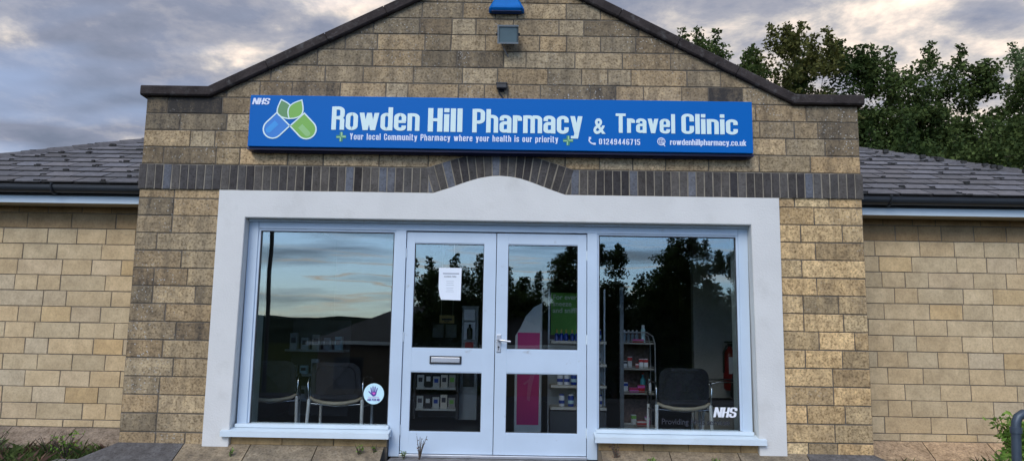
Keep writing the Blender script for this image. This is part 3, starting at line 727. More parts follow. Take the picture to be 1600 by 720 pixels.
def G():
    g = {}
    X, T, Bm = .75-h, 1-h, h; W = .36; R_ = W-h; r = .12
    st = lambda x, a, b: ('r', x-h*1.12, a, x+h*1.12, b)
    p = lambda pts, rr=r: ('p', pts, rr, False); cl_ = lambda pts, rr=r: ('p', pts, rr, True)
    dg = lambda x0, y0, x1, y1, w=.145: ('d', x0, y0, x1, y1, w)
    g['R'] = (W+.02, [st(h, 0, 1), p([(h, T), (R_+.02, T), (R_+.02, .52), (h, .52)]), p([(h+.05, .52), (R_+.02, .50), (R_+.02, 0)], .1)])
    g['P'] = (W+.02, [st(h, 0, 1), p([(h, T), (R_+.02, T), (R_+.02, .44), (h, .44)])])
    g['H'] = (W+.02, [st(h, 0, 1), st(R_+.02, 0, 1), ('r', h, .44, R_, .57)])
    g['T'] = (.36, [st(.18, 0, .99), ('r', 0, .865, .36, 1)])
    g['C'] = (W+.02, [p([(R_+.02, .62), (R_+.02, T), (h, T), (h, Bm), (R_+.02, Bm), (R_+.02, .40)])])
    g['Y'] = (.40, [dg(.07, 1, .20, .42), dg(.33, 1, .20, .42), st(.20, 0, .5)])
    g['N'] = (.44, [st(h, 0, 1), st(.44-h, 0, 1), dg(.075, 1, .365, 0, .15)])
    g['S'] = (.40, [p([(.34, .66), (.34, T), (h, T), (h, .54), (.34, .46), (.34, Bm), (h, Bm), (h, .34)], .12)])
    g['o'] = (W, [cl_([(h, Bm), (R_, Bm), (R_, X), (h, X)])])
    g['w'] = (.60, [dg(.07, .75, .18, 0), dg(.30, .75, .19, 0), dg(.30, .75, .41, 0), dg(.53, .75, .42, 0)])
    g['v'] = (.38, [dg(.07, .75, .19, 0), dg(.31, .75, .19, 0)])
    g['d'] = (W, [cl_([(h, Bm), (R_, Bm), (R_, X), (h, X)]), st(R_, 0, 1)])
    g['p'] = (W, [cl_([(h, Bm), (R_, Bm), (R_, X), (h, X)]), st(h, -.2, .75)])
    g['h'] = (W, [st(h, 0, 1), p([(h, X), (R_, X), (R_, 0)])])
    g['n'] = (W, [st(h, 0, .75), p([(h, X), (R_, X), (R_, 0)])])
    g['m'] = (.58, [st(h, 0, .75), p([(h, X), (.29, X), (.29, 0)]), p([(.29, X), (.58-h, X), (.58-h, 0)])])
    g['e'] = (W, [p([(R_, .22), (R_, Bm), (h, Bm), (h, X), (R_, X), (R_, .40)]), ('r', h, .33, R_+h*.9, .45)])
    g['c'] = (W, [p([(R_, .27), (R_, Bm), (h, Bm), (h, X), (R_, X), (R_, .47)])])
    g['a'] = (W, [p([(h, .52), (h, X), (R_, X), (R_, 0)]), p([(R_, .42), (h, .42), (h, Bm), (R_, Bm+.04)], .09)])
    g['i'] = (.125, [st(h, 0, .75), st(h, .83, 1)])
    g['l'] = (.125, [st(h, 0, 1)])
    g['r'] = (.27, [st(h, 0, .75), p([(h, X-.02), (.21, X), (.21, .52)], .07)])
    g['t'] = (.25, [p([(h+.03, .94), (h+.03, Bm), (.25, Bm)], .1), ('r', 0, .63, .24, .75)])
    g['u'] = (W, [p([(h, .75), (h, Bm), (R_, Bm)]), st(R_, 0, .75)])
    g['y'] = (.38, [dg(.07, .75, .20, .02), dg(.31, .75, .17, -.2), ('r', .02, -.2, .16, -.09)])
    g['s'] = (.33, [p([(.27, .52), (.27, X), (h, X), (h, .41), (.27, .34), (.27, Bm), (h, Bm), (h, .24)], .09)])
    g['k'] = (.36, [st(h, 0, 1), dg(.13, .36, .29, .75), dg(.15, .42, .29, 0)])
    g['.'] = (.125, [st(h, 0, .15)])
    g['0'] = (W, [cl_([(h, Bm), (R_, Bm), (R_, T), (h, T)])])
    g['1'] = (.25, [st(.185, 0, 1), ('r', .03, .74, .13, .86)])
    g['2'] = (W, [p([(h, .68), (h, T), (R_, T), (R_, .52), (h, .2), (h, Bm), (W, Bm)], .11)])
    g['4'] = (.38, [st(.26, 0, 1), dg(.24, 1, .07, .3, .12), ('r', 0, .18, .38, .31)])
    g['5'] = (W, [p([(W, T), (h, T), (h, .56), (R_, .56), (R_, Bm), (h, Bm), (h, .28)], .08)])
    g['6'] = (W, [cl_([(h, Bm), (R_, Bm), (R_, .54), (h, .54)]), p([(h, .5), (h, T), (R_, T), (R_, .74)])])
    g['7'] = (.34, [('r', 0, .87, .34, 1), dg(.27, .9, .13, 0)])
    g['9'] = (W, [cl_([(h, .46), (R_, .46), (R_, T), (h, T)]), p([(R_, .5), (R_, Bm), (h, Bm), (h, .26)])])
    return g
GL = G()
def write(mb, text, x0, x1, z, cap, y, th=.003, gap=.055, space=.30, shear=0.0, dz=0.0, boost=0.0):
    """heavy condensed lettering from x0 to x1, baseline z, cap height cap, front at y"""
    adv = 0; lay = []
    for ch in text:
        if ch == ' ': adv += space; continue
        w, st = GL[ch]; lay.append((adv, st)); adv += w+gap
    adv -= gap; sx = (x1-x0)/adv; cnt = 0
    for a, st in lay:
        for q in st:
            cnt += 1; yy = y-(cnt % 4)*.0003
            def tf(px, py): return (x0+(a+px)*sx+shear*py*cap, z+py*cap+dz*(a+px)/adv)
            if q[0] == 'r': P = [(q[1], q[2]), (q[3], q[2]), (q[3], q[4]), (q[1], q[4])]; mb.prism([tf(*v) for v in P], yy, yy+th)
            elif q[0] == 'd':
                _, ax, ay, bx, by, w = q
                if ay < by: ax, ay, bx, by = bx, by, ax, ay
                P = [(bx-w/2, by), (bx+w/2, by), (ax+w/2, ay), (ax-w/2, ay)]; mb.prism([tf(*v) for v in P], yy, yy+th)
            else:
                path = fil(q[1], q[2], q[3]); Lp, Rp = stroke_poly(path, h*1.10+boost, q[3]); n = len(path)
                Lp = [tf(v.x, v.y) for v in Lp]; Rp = [tf(v.x, v.y) for v in Rp]
                V = [(v[0], yy, v[1]) for v in Lp]+[(v[0], yy, v[1]) for v in Rp]+[(v[0], yy+th, v[1]) for v in Lp]+[(v[0], yy+th, v[1]) for v in Rp]
                F = []
                for i in range(n if q[3] else n-1):
                    j = (i+1) % n; F += [(i, n+i, n+j, j), (i, j, 2*n+j, 2*n+i), (n+i, 3*n+i, 3*n+j, n+j)]
                mb.poly(V, F)
def bfont(text, x, y, z, size, name, material, parent, depth=.001, bold=0.0, sx=1.0, align='LEFT', spacing=1.0):
    cu = bpy.data.curves.new(name, 'FONT'); cu.body = text; cu.size = size; cu.extrude = depth; cu.offset = bold; cu.align_x = align; cu.space_line = spacing
    o = bpy.data.objects.new(name, cu); C.objects.link(o); dg = bpy.context.evaluated_depsgraph_get()
    me = bpy.data.meshes.new_from_object(o.evaluated_get(dg)); bpy.data.objects.remove(o); bpy.data.curves.remove(cu)
    for v in me.vertices: v.co = Vector((v.co.x*sx+x, y-v.co.z, v.co.y+z))
    me.materials.clear(); me.materials.append(material); me.name = name
    o = bpy.data.objects.new(name, me); C.objects.link(o)
    if parent is not None: o.parent = parent; o.matrix_parent_inverse = Matrix.Translation(parent.location).inverted()
    return o

# ------------------------------------------------------------------ shop sign
S = thing('shop_sign', (0, 0, 2.755), 'long blue shop sign with pale lettering and capsule logo above the brick band', 'sign')
SY = -.15
sx0, sx1, sz0, sz1 = -2.315, 2.312, 2.756, 3.240
mb = MB(); mb.box(sx0, sx1, SY, -.012, sz0, sz1, bev=.004); mb.build('sign_box', M_blue, S)
mb = MB(); mb.box(sx0-.012, sx1+.012, SY+.03, -.002, sz0-.022, sz0-.001)
mb.box(sx0+.03, sx1-.03, -.06, -.004, sz0-.030, sz0-.021); mb.build('sign_tray', mat('dark_blue_edge', (.004, .010, .07), .5), S)
y = SY-.003
def word(text, x0, x1, z, cap, name, m_, th=.003, **kw):
    mb = MB(); write(mb, text, x0, x1, z, cap, y, th, **kw); return mb.build(name, m_, S)
for w_ in (('Rowden', -1.551, -.745, 2.920, .219), ('Hill', -.664, -.352, 2.915, .222), ('Pharmacy', -.256, .753, 2.913, .222), ('Travel', 1.058, 1.600, 2.929, .182), ('Clinic', 1.662, 2.174, 2.928, .188)):
    word(*w_, 'title_word', M_letter)
bfont('&', .853, y, 2.920, .205, 'ampersand', M_letter, S, .0015, .0045, .82)
def natural(text, gap): return sum(GL[c_][0]+gap for c_ in text)-gap
tg = 'Your local Community Pharmacy where your health is our priority'.split(); gp_, spc = .12, .46
tot = sum(natural(w_, gp_) for w_ in tg)+spc*(len(tg)-1); kk = (.531+1.378)/tot; xx = -1.378
for w_ in tg: ww = natural(w_, gp_)*kk; word(w_, xx, xx+ww, 2.829, .060, 'tagline_word', M_letter2, .002, gap=gp_); xx += ww+spc*kk
word('01249446715', .905, 1.280, 2.817, .054, 'phone_number', M_letter2, .002, gap=.12)
word('rowdenhillpharmacy.co.uk', 1.554, 2.249, 2.822, .055, 'web_address', M_letter2, .002, gap=.065)
word('NHS', -2.296, -2.142, 3.150, .060, 'health_service_lettering', M_letter2, .002, gap=.03, shear=.22)
def outline_strip(mb, path, w, y, th, closed=True):
    Lp, Rp = stroke_poly([Vector(p) for p in path], w, closed); n = len(Lp)
    V = [(v.x, y, v.y) for v in Lp]+[(v.x, y, v.y) for v in Rp]+[(v.x, y+th, v.y) for v in Lp]+[(v.x, y+th, v.y) for v in Rp]; F = []
    for i in range(n if closed else n-1):
        j = (i+1) % n; F += [(i, n+i, n+j, j), (i, j, 2*n+j, 2*n+i), (n+i, 3*n+i, 3*n+j, n+j)]
    mb.poly(V, F)
logo = bpy.data.objects.new('capsule_logo', None)
def pill(cx, cz, tip, sgn, fillm, hlm, nm):
    """half capsule: rounded end low and outward, flat cut facing up and inward"""
    # local frame: axis pointing from the flat cut down/outward
    ax = Vector((-sgn*.70, -.714)); pp = Vector((-ax.y, ax.x)) if sgn > 0 else Vector((ax.y, -ax.x))
    rr = .088; cc = Vector((cx, cz)); Lb = .130
    a = cc-ax*Lb
    pts = [a-pp*rr, a+pp*rr]
    for i in range(13):
        t = math.pi*i/12; pts.append(cc+pp*rr*math.cos(t)+ax*rr*math.sin(t))
    if sum((pts[i].x*pts[(i+1) % len(pts)].y-pts[(i+1) % len(pts)].x*pts[i].y) for i in range(len(pts))) < 0: pts = pts[::-1]
    m1 = MB(); m1.prism([p[:] for p in pts], SY-.002, SY+.001); o = m1.build(nm, fillm, S)
    m2 = MB(); outline_strip(m2, pts, .006, SY-.0034, .003); m2.build('outline', M_letter, o)
    c1, c2 = cc-ax*.065-pp*.02*sgn, cc+ax*.035-pp*.02*sgn; q = []
    for i in range(7): t = math.pi*i/6; q.append(c2-pp*.055+pp*.028+(pp*.028*math.cos(t)+ax*.028*math.sin(t)) if False else c2+pp*.026*math.cos(t)+ax*.026*math.sin(t))
    q = [c1-pp*.026, c1+pp*.026]+q
    if sum((q[i].x*q[(i+1) % len(q)].y-q[(i+1) % len(q)].x*q[i].y) for i in range(len(q))) < 0: q = q[::-1]
    m3 = MB(); m3.prism([p[:] for p in q], SY-.0030, SY+.001); m3.build('highlight', hlm, o)
pill(-2.090, 2.920, None, 1, M_bluep, M_blueh, 'blue_half_capsule'); pill(-1.780, 2.918, None, -1, M_green, M_green_l, 'green_half_capsule')
bpy.data.objects.remove(logo)
def leaf(base, tip, bulge, m_, nm, yy):
    b_, t_ = Vector(base), Vector(tip); d = t_-b_; nrm = Vector((-d.y, d.x)); P = []
    for s__ in (1, -1):
        rng_ = [i/9 for i in range(10)] if s__ == 1 else [1-i/9 for i in range(10)]
        for t in rng_[:-1]: P.append(b_+d*t+nrm*s__*(bulge[0] if s__ > 0 else bulge[1])*math.sin(math.pi*t**.9)*1.0)
    if sum((P[i].x*P[(i+1) % len(P)].y-P[(i+1) % len(P)].x*P[i].y) for i in range(len(P))) < 0: P = P[::-1]
    m1 = MB(); m1.prism([p[:] for p in P], yy, SY+.001); o = m1.build(nm, m_, S); m2 = MB(); outline_strip(m2, P, .0055, yy-.0014, .002); m2.build('outline', M_letter, o)
leaf((-1.945, 3.018), (-2.028, 3.198), (.40, .30), M_green_d, 'logo_leaf', SY-.0012); leaf((-1.945, 3.018), (-1.838, 3.196), (.30, .36), M_green, 'logo_leaf', SY-.0032)
for (cx, cz) in ((-1.459, 2.855), (.622, 2.850)):
    m1 = MB(); a, w = .046, .015
    m1.prism([(cx-w, cz-a), (cx+w, cz-a), (cx+w, cz-w), (cx+a, cz-w), (cx+a, cz+w), (cx+w, cz+w), (cx+w, cz+a), (cx-w, cz+a), (cx-w, cz+w), (cx-a, cz+w), (cx-a, cz-w), (cx-w, cz-w)], SY-.002, SY+.001)
    o = m1.build('green_cross', M_crossg, S)
    m2 = MB(); m2.box(cx-.003, cx+.010, SY-.0031, SY-.0015, cz+.002, cz+a-.003); m2.box(cx+.002, cx+a-.003, SY-.0031, SY-.0015, cz-.004, cz+.008); m2.box(cx-.011, cx-.001, SY-.0031, SY-.0015, cz-a+.003, cz-.006); m2.box(cx-a+.003, cx-.006, SY-.0031, SY-.0015, cz-.009, cz+.001)
    m2.build('cross_highlight', M_crossl, o)
m1 = MB(); ph = fil([(.822, 2.878), (.812, 2.850), (.838, 2.824), (.868, 2.822)], .03, False, 6); outline_strip(m1, ph, .0065, y, .002, False)
m1.box(.811, .832, y-.0005, y+.002, 2.864, 2.886); m1.box(.852, .875, y-.0005, y+.002, 2.813, 2.832); m1.build('telephone_icon', M_letter2, S)
m1 = MB(); gc = (1.474, 2.853)
circ = lambda rx, rz, c=gc, n=24: [(c[0]+rx*math.cos(2*math.pi*i/n), c[1]+rz*math.sin(2*math.pi*i/n)) for i in range(n)]
outline_strip(m1, circ(.034, .034), .0032, y, .002); outline_strip(m1, circ(.015, .034), .002, y-.0004, .002)
m1.box(gc[0]-.0018, gc[0]+.0018, y-.0008, y+.002, gc[1]-.034, gc[1]+.034)
for dz_ in (-.016, 0, .016): m1.box(gc[0]-.031, gc[0]+.031, y-.0012, y+.002, gc[1]+dz_-.0018, gc[1]+dz_+.0018)
m1.prism([(1.488, 2.848), (1.508, 2.826), (1.500, 2.824), (1.512, 2.808), (1.504, 2.806), (1.494, 2.820), (1.487, 2.816)][::-1], y-.0016, y+.002); m1.build('globe_icon', M_letter2, S)

# ------------------------------------------------------------------ things on the wall
A = thing('alarm_box', (.035, 0, 4.2), 'blue bell-shaped alarm box high on the gable above the floodlight', 'alarm box')
mb = MB()
prof = [(.162, 0), (.172, .018), (.168, .035), (.148, .07), (.120, .12), (.104, .20), (.09, .26), (.06, .275)]
V = []; F = []
for i, (hw, zz) in enumerate(prof):
    d = (.085, .10, .10, .092, .08, .07, .06, .03)[i]
    V += [(.035-hw, 0.0, 4.128+zz), (.035-hw*.96, -d*.7, 4.128+zz), (.035-hw*.8, -d, 4.128+zz), (.035+hw*.8, -d, 4.128+zz), (.035+hw*.96, -d*.7, 4.128+zz), (.035+hw, 0.0, 4.128+zz)]
for i in range(len(prof)-1):
    for j in range(6): F.append((i*6+j, i*6+(j+1) % 6, i*6+6+(j+1) % 6, i*6+6+j))
F += [tuple(range(5, -1, -1)), tuple(range(len(prof)*6-6, len(prof)*6))]; mb.poly(V, F, None, 0, False); mb.build('cover', M_alarm, A)
mb = MB(); mb.box(-.135, .205, -.004, .001, 4.14, 4.18); mb.box(-.105, .175, -.080, -.003, 4.122, 4.1275); mb.build('back_plate', mat('dark_blue_plastic', (.004, .05, .2), .5), A)

Fl = thing('floodlight', (.055, 0, 3.95), 'square grey floodlight tilted down on the gable wall above the sign', 'floodlight')
tilt = Matrix.Translation((.055, -.13, 3.868)) @ Matrix.Rotation(R(24), 4, 'X')
def tpart(build_fn, name, material, par, M4):
    mb = MB(); build_fn(mb); mb.v = [tuple(M4 @ Vector(v)) for v in mb.v]; return mb.build(name, material, par)
tpart(lambda q: (q.bbox(-.098, .098, -.03, .0, -.085, .085, .006), q.bbox(-.075, .075, .0, .075, -.062, .062, .012)), 'housing', mat('grey_metal', (.11, .14, .155), .5, .4, var=.1), Fl, tilt)
tpart(lambda q: q.box(-.082, .082, -.033, -.0305, -.069, .069), 'glass_front', M_lampglass, Fl, tilt)
tpart(lambda q: (q.box(-.098, .098, -.041, -.0335, .070, .085), q.box(-.098, .098, -.041, -.0335, -.085, -.070), q.box(-.098, -.083, -.041, -.0335, -.070, .070)), 'bezel', mat('pale_grey_metal', (.26, .30, .32), .5, .3), Fl, tilt)
for s_ in (-1, 1): tpart(lambda q: (q.box(*sorted((s_*.104, s_*.098)), -.02, .06, -.012, .012), q.tube([(s_*.098, 0, 0), (s_*.112, 0, 0)], .014, 8)), 'bracket', M_black, Fl, tilt)
mb = MB(); mb.box(.01, .10, -.07, .002, 3.85, 3.90); mb.tube([(.055-.06, -.09, 3.80), (.02, -.05, 3.75), (.06, -.004, 3.695)], .006, 6); mb.build('cable', mat('grey_cable', (.25, .24, .22), .6), Fl)

Sn = thing('wall_sensor', (.005, 0, 3.45), 'small black box sensor on the wall with a cable dropping behind the sign', 'sensor')
mb = MB(); mb.box(-.046, .052, -.075, -.01, 3.365, 3.415, bev=.008); mb.box(-.02, .025, -.012, .002, 3.35, 3.40); mb.box(-.05, .056, -.08, -.005, 3.410, 3.419); mb.build('housing', M_black, Sn)
mb = MB(); mb.tube([(-.02, -.02, 3.37), (-.018, -.014, 3.33), (.008, -.012, 3.305), (.014, -.012, 3.28), (.014, -.014, 3.20)], .0075, 6); mb.build('cable', M_black, Sn)

# ------------------------------------------------------------------ notices on the glass
nb = thing('paper_notice', (-.45, .118, 1.4), 'white printed paper notice stuck on the upper glass of the left door', 'notice')
mb = MB(); yy = .1185
mb.prism([(-.525, 1.395), (-.345, 1.392), (-.342, 1.692), (-.552, 1.692), (-.552, 1.50), (-.540, 1.43)], yy, yy+.0008); mb.build('sheet', M_paper, nb)
mb = MB(); yk = yy-.0010
mb.box(-.515, -.365, yk, yk+.0008, 1.633, 1.643)
rr_ = random.Random(4)
for i, zz in enumerate([1.565, 1.548, 1.530, 1.505, 1.488, 1.470]): hw = rr_.uniform(.03, .05); mb.box(-.447-hw, -.447+hw, yk, yk+.0008, zz, zz+.0025)
mb.build('printed_lines', mat('faded_ink', (.30, .33, .38), .8), nb)
bfont('CLOSING TIMES', -.447, yk, 1.603, .020, 'heading', M_ink, nb, .0004, 0, .8, 'CENTER')

st_ = thing('window_sticker', (-1.11, .118, .5), 'round pale blue sticker with a purple hand on the left window', 'sticker')
ys = .1092
cx, cz, rr0 = -1.112, .535, .093
mb = MB(); mb.prism(circ(rr0, rr0, (cx, cz), 40), ys, ys+.0008); mb.build('disc', M_disc, st_)
mb = MB(); yk = ys-.001
mb.prism([(cx-.020, cz-.012), (cx-.006, cz-.024), (cx+.014, cz-.020), (cx+.024, cz-.002), (cx+.026, cz+.020), (cx-.024, cz+.018)], yk, yk+.0006)
for (a, b_, c_, d_, w) in ((-.020, .012, -.028, .054, .0055), (-.007, .014, -.009, .064, .006), (.007, .014, .011, .062, .006), (.020, .012, .031, .050, .0055), (-.018, -.006, -.046, .020, .0055)):
    P0, P1 = Vector((cx+a, cz+b_)), Vector((cx+c_, cz+d_)); dd = (P1-P0).normalized(); pn = Vector((-dd.y, dd.x))*w
    mb.prism([(P0+pn)[:], (P0-pn)[:], (P1-pn*.8)[:], (P1+dd*w*.8)[:], (P1+pn*.8)[:]], yk-.0003, yk+.0003)
mb.build('hand_emblem', M_purple, st_)
mb = MB(); q = [(0, -.012), (.014, .002), (.013, .010), (.006, .012), (0, .007), (-.006, .012), (-.013, .010), (-.014, .002)]; mb.prism([(cx+.001+a, cz+.002+b_) for a, b_ in q], yk-.0009, yk-.0004); mb.build('heart_emblem', M_pinkp, st_)
bfont('if you need help', cx, yk, cz-.036, .016, 'small_words', M_pinkp, st_, .0003, 0, .95, 'CENTER')
bfont('ASK FOR ME', cx, yk, cz-.062, .026, 'large_words', M_purple, st_, .0003, .0012, .78, 'CENTER')

dcl = thing('window_decal', (2.08, .118, .35), 'white italic NHS lettering with dark words below on the right window', 'decal')
mb = MB(); write(mb, 'NHS', 1.965, 2.165, .378, .088, ys, .0008, .03, shear=.22, boost=.006); mb.build('white_lettering', M_white, dcl)
bfont('Providing NHS services', 1.495, ys, .310, .070, 'dark_lettering', mat('dark_vinyl_print', (.012, .014, .022), .7), dcl, .0004, .0012, .93)

# ------------------------------------------------------------------ inside the shop
def chair(loc, rz, label):
    t = thing('waiting_room_chair', (0, 0, 0), label, 'chair', 'waiting room chairs inside the windows')
    # local: backrest towards -y (window side), sitter faces +y
    mb = MB(); bm = bmesh.new()
    n = 9
    outl = fil([(-.245, .46), (.245, .46), (.232, .80), (-.232, .80)], .09, True, 5)
    def yb(x, z): return -.20-.05*(1-(x/.25)**2)-(z-.46)*.12
    nn = len(outl)
    V = [(p.x, yb(p.x, p.y), p.y) for p in outl]+[(p.x*.96, yb(p.x, p.y)+.045, (p.y-.63)*.96+.63) for p in outl]
    c0 = len(V); V += [(0, yb(0, .63), .63), (0, yb(0, .63)+.055, .63)]
    F = [(i, (i+1) % nn, c0) for i in range(nn)]+[(nn+(i+1) % nn, nn+i, c0+1) for i in range(nn)]+[(i, nn+i, nn+(i+1) % nn, (i+1) % nn) for i in range(nn)]
    mb.poly(V, F, None, 0, False); bo = mb.build('backrest', M_upholst, t)
    pi_ = MB(); pth = [(p.x*.80, yb(p.x*.8, .63+(p.y-.63)*.78)-.004, .63+(p.y-.63)*.78) for p in outl]; pi_.tube(pth+[pth[0]], .003, 5); pi_.build('piping', M_black, bo)
    mb = MB(); mb.bbox(-.235, .235, -.19, .24, .415, .475, .025); mb.build('seat', M_upholst, t)
    mb = MB(); mb.tube([(-.245, -.19, .47), (-.20, -.225, .445), (-.10, -.25, .425), (0, -.258, .42), (.10, -.25, .425), (.20, -.225, .445), (.245, -.19, .47)], [.013, .016, .018, .018, .018, .016, .013], 10)
    mb.build('back_rail', M_wood, t)
    mb = MB(); mb.tube([(-.25, -.20, .415), (0, -.215, .392), (.25, -.20, .415)], .006, 8); mb.tube([(-.255, -.2, .39), (-.255, .22, .39)], .009, 8); mb.tube([(.255, -.2, .39), (.255, .22, .39)], .009, 8); mb.build('seat_frame', M_chrome, t)
    for sx_ in (-1, 1):
        mb = MB(); mb.tube([(sx_*.255, -.205, .455), (sx_*.258, -.215, .3), (sx_*.268, -.235, 0)], .0165, 10); mb.build('leg', M_palewhite, t)
        mb = MB(); mb.tube([(sx_*.255, .21, .43), (sx_*.262, .235, 0)], .0135, 10); mb.build('leg', M_palewhite, t)
        mb = MB(); mb.tube([(sx_*.255, -.20, .45), (sx_*.262, -.235, .60), (sx_*.262, -.19, .66), (sx_*.262, .05, .66), (sx_*.262, .19, .63), (sx_*.257, .215, .42)], .009, 8); mb.build('armrest', M_wood if False else M_chrome, t)
    t.location = loc; t.rotation_euler = (0, 0, rz)
    for c_ in t.children: c_.matrix_parent_inverse = Matrix()
    return t
c1 = chair((-1.52, .62, 0), R(-2), 'black padded chair nearest the door in the left window')
def dup(root, loc, rz, label):
    r_ = root.copy(); C.objects.link(r_); r_.location = loc; r_.rotation_euler = (0, 0, rz); r_['label'] = label
    for ch in list(root.children):
        c_ = ch.copy(); C.objects.link(c_); c_.parent = r_
        for g_ in ch.children: d_ = g_.copy(); C.objects.link(d_); d_.parent = c_
    return r_
dup(c1, (-2.27, .86, 0), R(12), 'black padded chair turned slightly at the far left of the left window')
dup(c1, (1.76, .62, 0), R(1), 'black padded chair facing into the shop in the right window')
dup(c1, (2.24, .95, 0), R(88), 'black padded chair seen side-on beside the fire extinguisher')

def pbottle(mb, x, y, z, r_, hh, n=10): mb.lathe((x, y, z), [(r_, 0), (r_, hh*.62), (r_*.9, hh*.70), (r_*.38, hh*.80), (r_*.38, hh)], n)
# shelving unit with green header
gs = thing('shelf_unit', (.83, 1.75, 0), 'pale shelf unit behind the right door, stocked with bottles below a green header board', 'shelving')
GX0, GX1, GY0, GY1 = .555, 1.16, 1.45, 1.80
mb = MB(); mb.box(GX0, GX1, GY1-.02, GY1, .30, 1.05); mb.build('back_panel', M_shelfback, gs)
mb = MB(); mb.box(GX0, GX1, GY0+.03, GY1, 0, .285); mb.build('base', mat('shelf_base_grey', (.07, .075, .085), .6), gs)
for zz in (.30, .53, .76, 1.005):
    mb = MB(); mb.box(GX0, GX1, GY0, GY1-.022, zz, zz+.030, bev=.004); mb.build('shelf', M_shelf, gs)
mb = MB(); mb.box(GX0-.02, GX0-.002, GY1-.05, GY1, 0, 1.62); mb.box(GX1+.002, GX1+.02, GY1-.05, GY1, 0, 1.62); mb.build('upright', M_alu, gs)
mb = MB(); mb.box(GX0+.01, .94, GY1-.04, GY1-.022, 1.10, 1.575); hb = mb.build('header_board', M_poster, gs)
for i, w_ in enumerate(('For every', 'sneeze', 'and sniffle.')): bfont(w_, GX0+.03, GY1-.042, 1.500-i*.075, .078, 'header_lettering', mat('header_words', (.75, .85, .65), .6), hb, .0005, .0012, 1.0, 'LEFT')
rg2 = random.Random(3)
def bottle(x, y, z, r_, hh, mt, label, cat='bottle', grp='bottles on the shelf unit'):
    mb = MB(); pbottle(mb, x, y, z, r_, hh); o = mb.build('bottle', mt, None, None); return tag(o, label, cat, grp)
M_yellow = mat('yellow_cap', (.65, .5, .08), .4)
for i, x in enumerate([.62, .672, .724, .79, .842]):
    b_ = thing('bottle', (x, 1.52, 1.037), 'small blue bottle with a yellow cap on the top shelf below the green header', 'bottle', 'blue bottles under the green header')
    mb = MB(); mb.lathe((x, 1.52, 1.037), [(.023, 0), (.023, .070), (.010, .082)], 10); mb.build('body', M_bblue, b_)
    mb = MB(); mb.lathe((x, 1.52, 1.119), [(.009, 0), (.008, .035), (.004, .042)], 8); mb.build('cap', M_yellow, b_)
for i, (x, zz, mt) in enumerate([(.66, .563, M_white), (.735, .563, M_white), (.81, .563, M_bblue), (1.00, .563, M_white), (1.06, .563, M_bblue), (1.02, .333, M_bblue), (1.09, .333, M_white), (.63, .793, M_white), (.70, .793, M_white), (.84, .793, M_disc), (1.0, .793, M_pinkp), (1.07, .793, M_white), (1.02, 1.037, M_bblue), (1.08, 1.037, M_bblue), (.68, .333, M_white), (.78, .333, M_bblue)]):
    nmz = {.563: 'second', .333: 'lowest', .793: 'third', 1.037: 'top'}[zz]
    cn = {'white_plastic': 'white', 'blue_bottle': 'blue', 'disc_pale_blue': 'pale blue', 'pink_print': 'pink'}[mt.name]
    t = thing('can', (x, 1.53, zz), f'{cn} tub, {nmz} shelf of the pale unit, ' + ('in the right window' if x > .95 else 'behind the right door'), 'tub', f'{cn} tubs, {nmz} shelf, ' + ('window' if x > .95 else 'door'))
    mb = MB(); mb.lathe((x, 1.53, zz), [(.030, 0), (.032, .01), (.032, .105), (.028, .115)], 12); mb.build('body', mt, t)
    mb = MB(); mb.lathe((x, 1.53, zz+.115), [(.029, 0), (.029, .015)], 12); mb.build('lid', M_bblue if mt is M_white else M_white, t)
    mb = MB(); mb.lathe((x, 1.53, zz+.03), [(.0325, 0), (.0325, .035)], 12); mb.build('label_band', M_bblue if mt is M_white else M_disc, t)
# magenta cardboard display
pk = thing('display_stand', (.33, 1.3, 0), 'white cardboard display stand with a magenta panel and slanted top behind the right door', 'display stand')
dpts = [(.165, .06), (.445, .06), (.445, 1.43), (.36, 1.385), (.275, 1.29), (.215, 1.16), (.165, 1.08)]
mb = MB(); mb.prism(dpts, 1.25, 1.50); mb.build('stand', M_card, pk)
mb = MB(); mb.prism([(.190, .16), (.420, .16), (.427, 1.115), (.190, 1.115)], 1.2455, 1.2485); mp_ = mb.build('magenta_panel', M_pink, pk)
mb = MB()   # reaching arm graphic printed on the panel
mb.prism([(.295, .42), (.325, .40), (.345, .55), (.385, .72), (.400, .80), (.375, .81), (.335, .70), (.305, .58)], 1.2438, 1.2452)
mb.prism([(.255, .585), (.27, .57), (.315, .60), (.315, .63)], 1.2438, 1.2452); mb.build('arm_graphic', mat('pink_graphic', (.62, .10, .27), .6), mp_)
mb = MB(); mb.tube([(.452, 1.40, .0), (.452, 1.40, 1.60)], .006, 6); mb.build('rear_pole', M_alu, pk)

# wire display rack in the right window
_before = set(bpy.data.objects)
wr = thing('wire_rack', (1.43, 1.7, 0), 'wire and metal display rack of small goods left of the chair in the right window', 'rack')
mb = MB(); mb.box(1.185, 1.225, 1.30, 1.34, 0, 1.62, bev=.004); mb.build('post', mat('rack_post_grey', (.16, .18, .20), .5, .2), wr)
mb = MB(); mb.tube(fil([Vector((1.235, 1.12)), Vector((1.56, 1.12)), Vector((1.60, .05))], .1) and [(1.235, 1.45, 1.14), (1.50, 1.45, 1.14), (1.56, 1.45, 1.10), (1.585, 1.45, 1.02), (1.59, 1.45, .03)], .007, 8)
mb.tube([(1.235, 1.75, 1.14), (1.50, 1.75, 1.14), (1.56, 1.75, 1.10), (1.585, 1.75, 1.02), (1.59, 1.75, .03)], .007, 8); mb.build('wire_frame', M_alu, wr)
for zz in (.12, .475, .735, 1.01):
    mb = MB(); mb.box(1.235, 1.575, 1.45, 1.76, zz, zz+.018, bev=.003); mb.tube([(1.235, 1.45, zz+.035), (1.575, 1.45, zz+.035)], .004, 6); mb.build('shelf', mat('rack_shelf_grey', (.34, .33, .30), .5), wr)
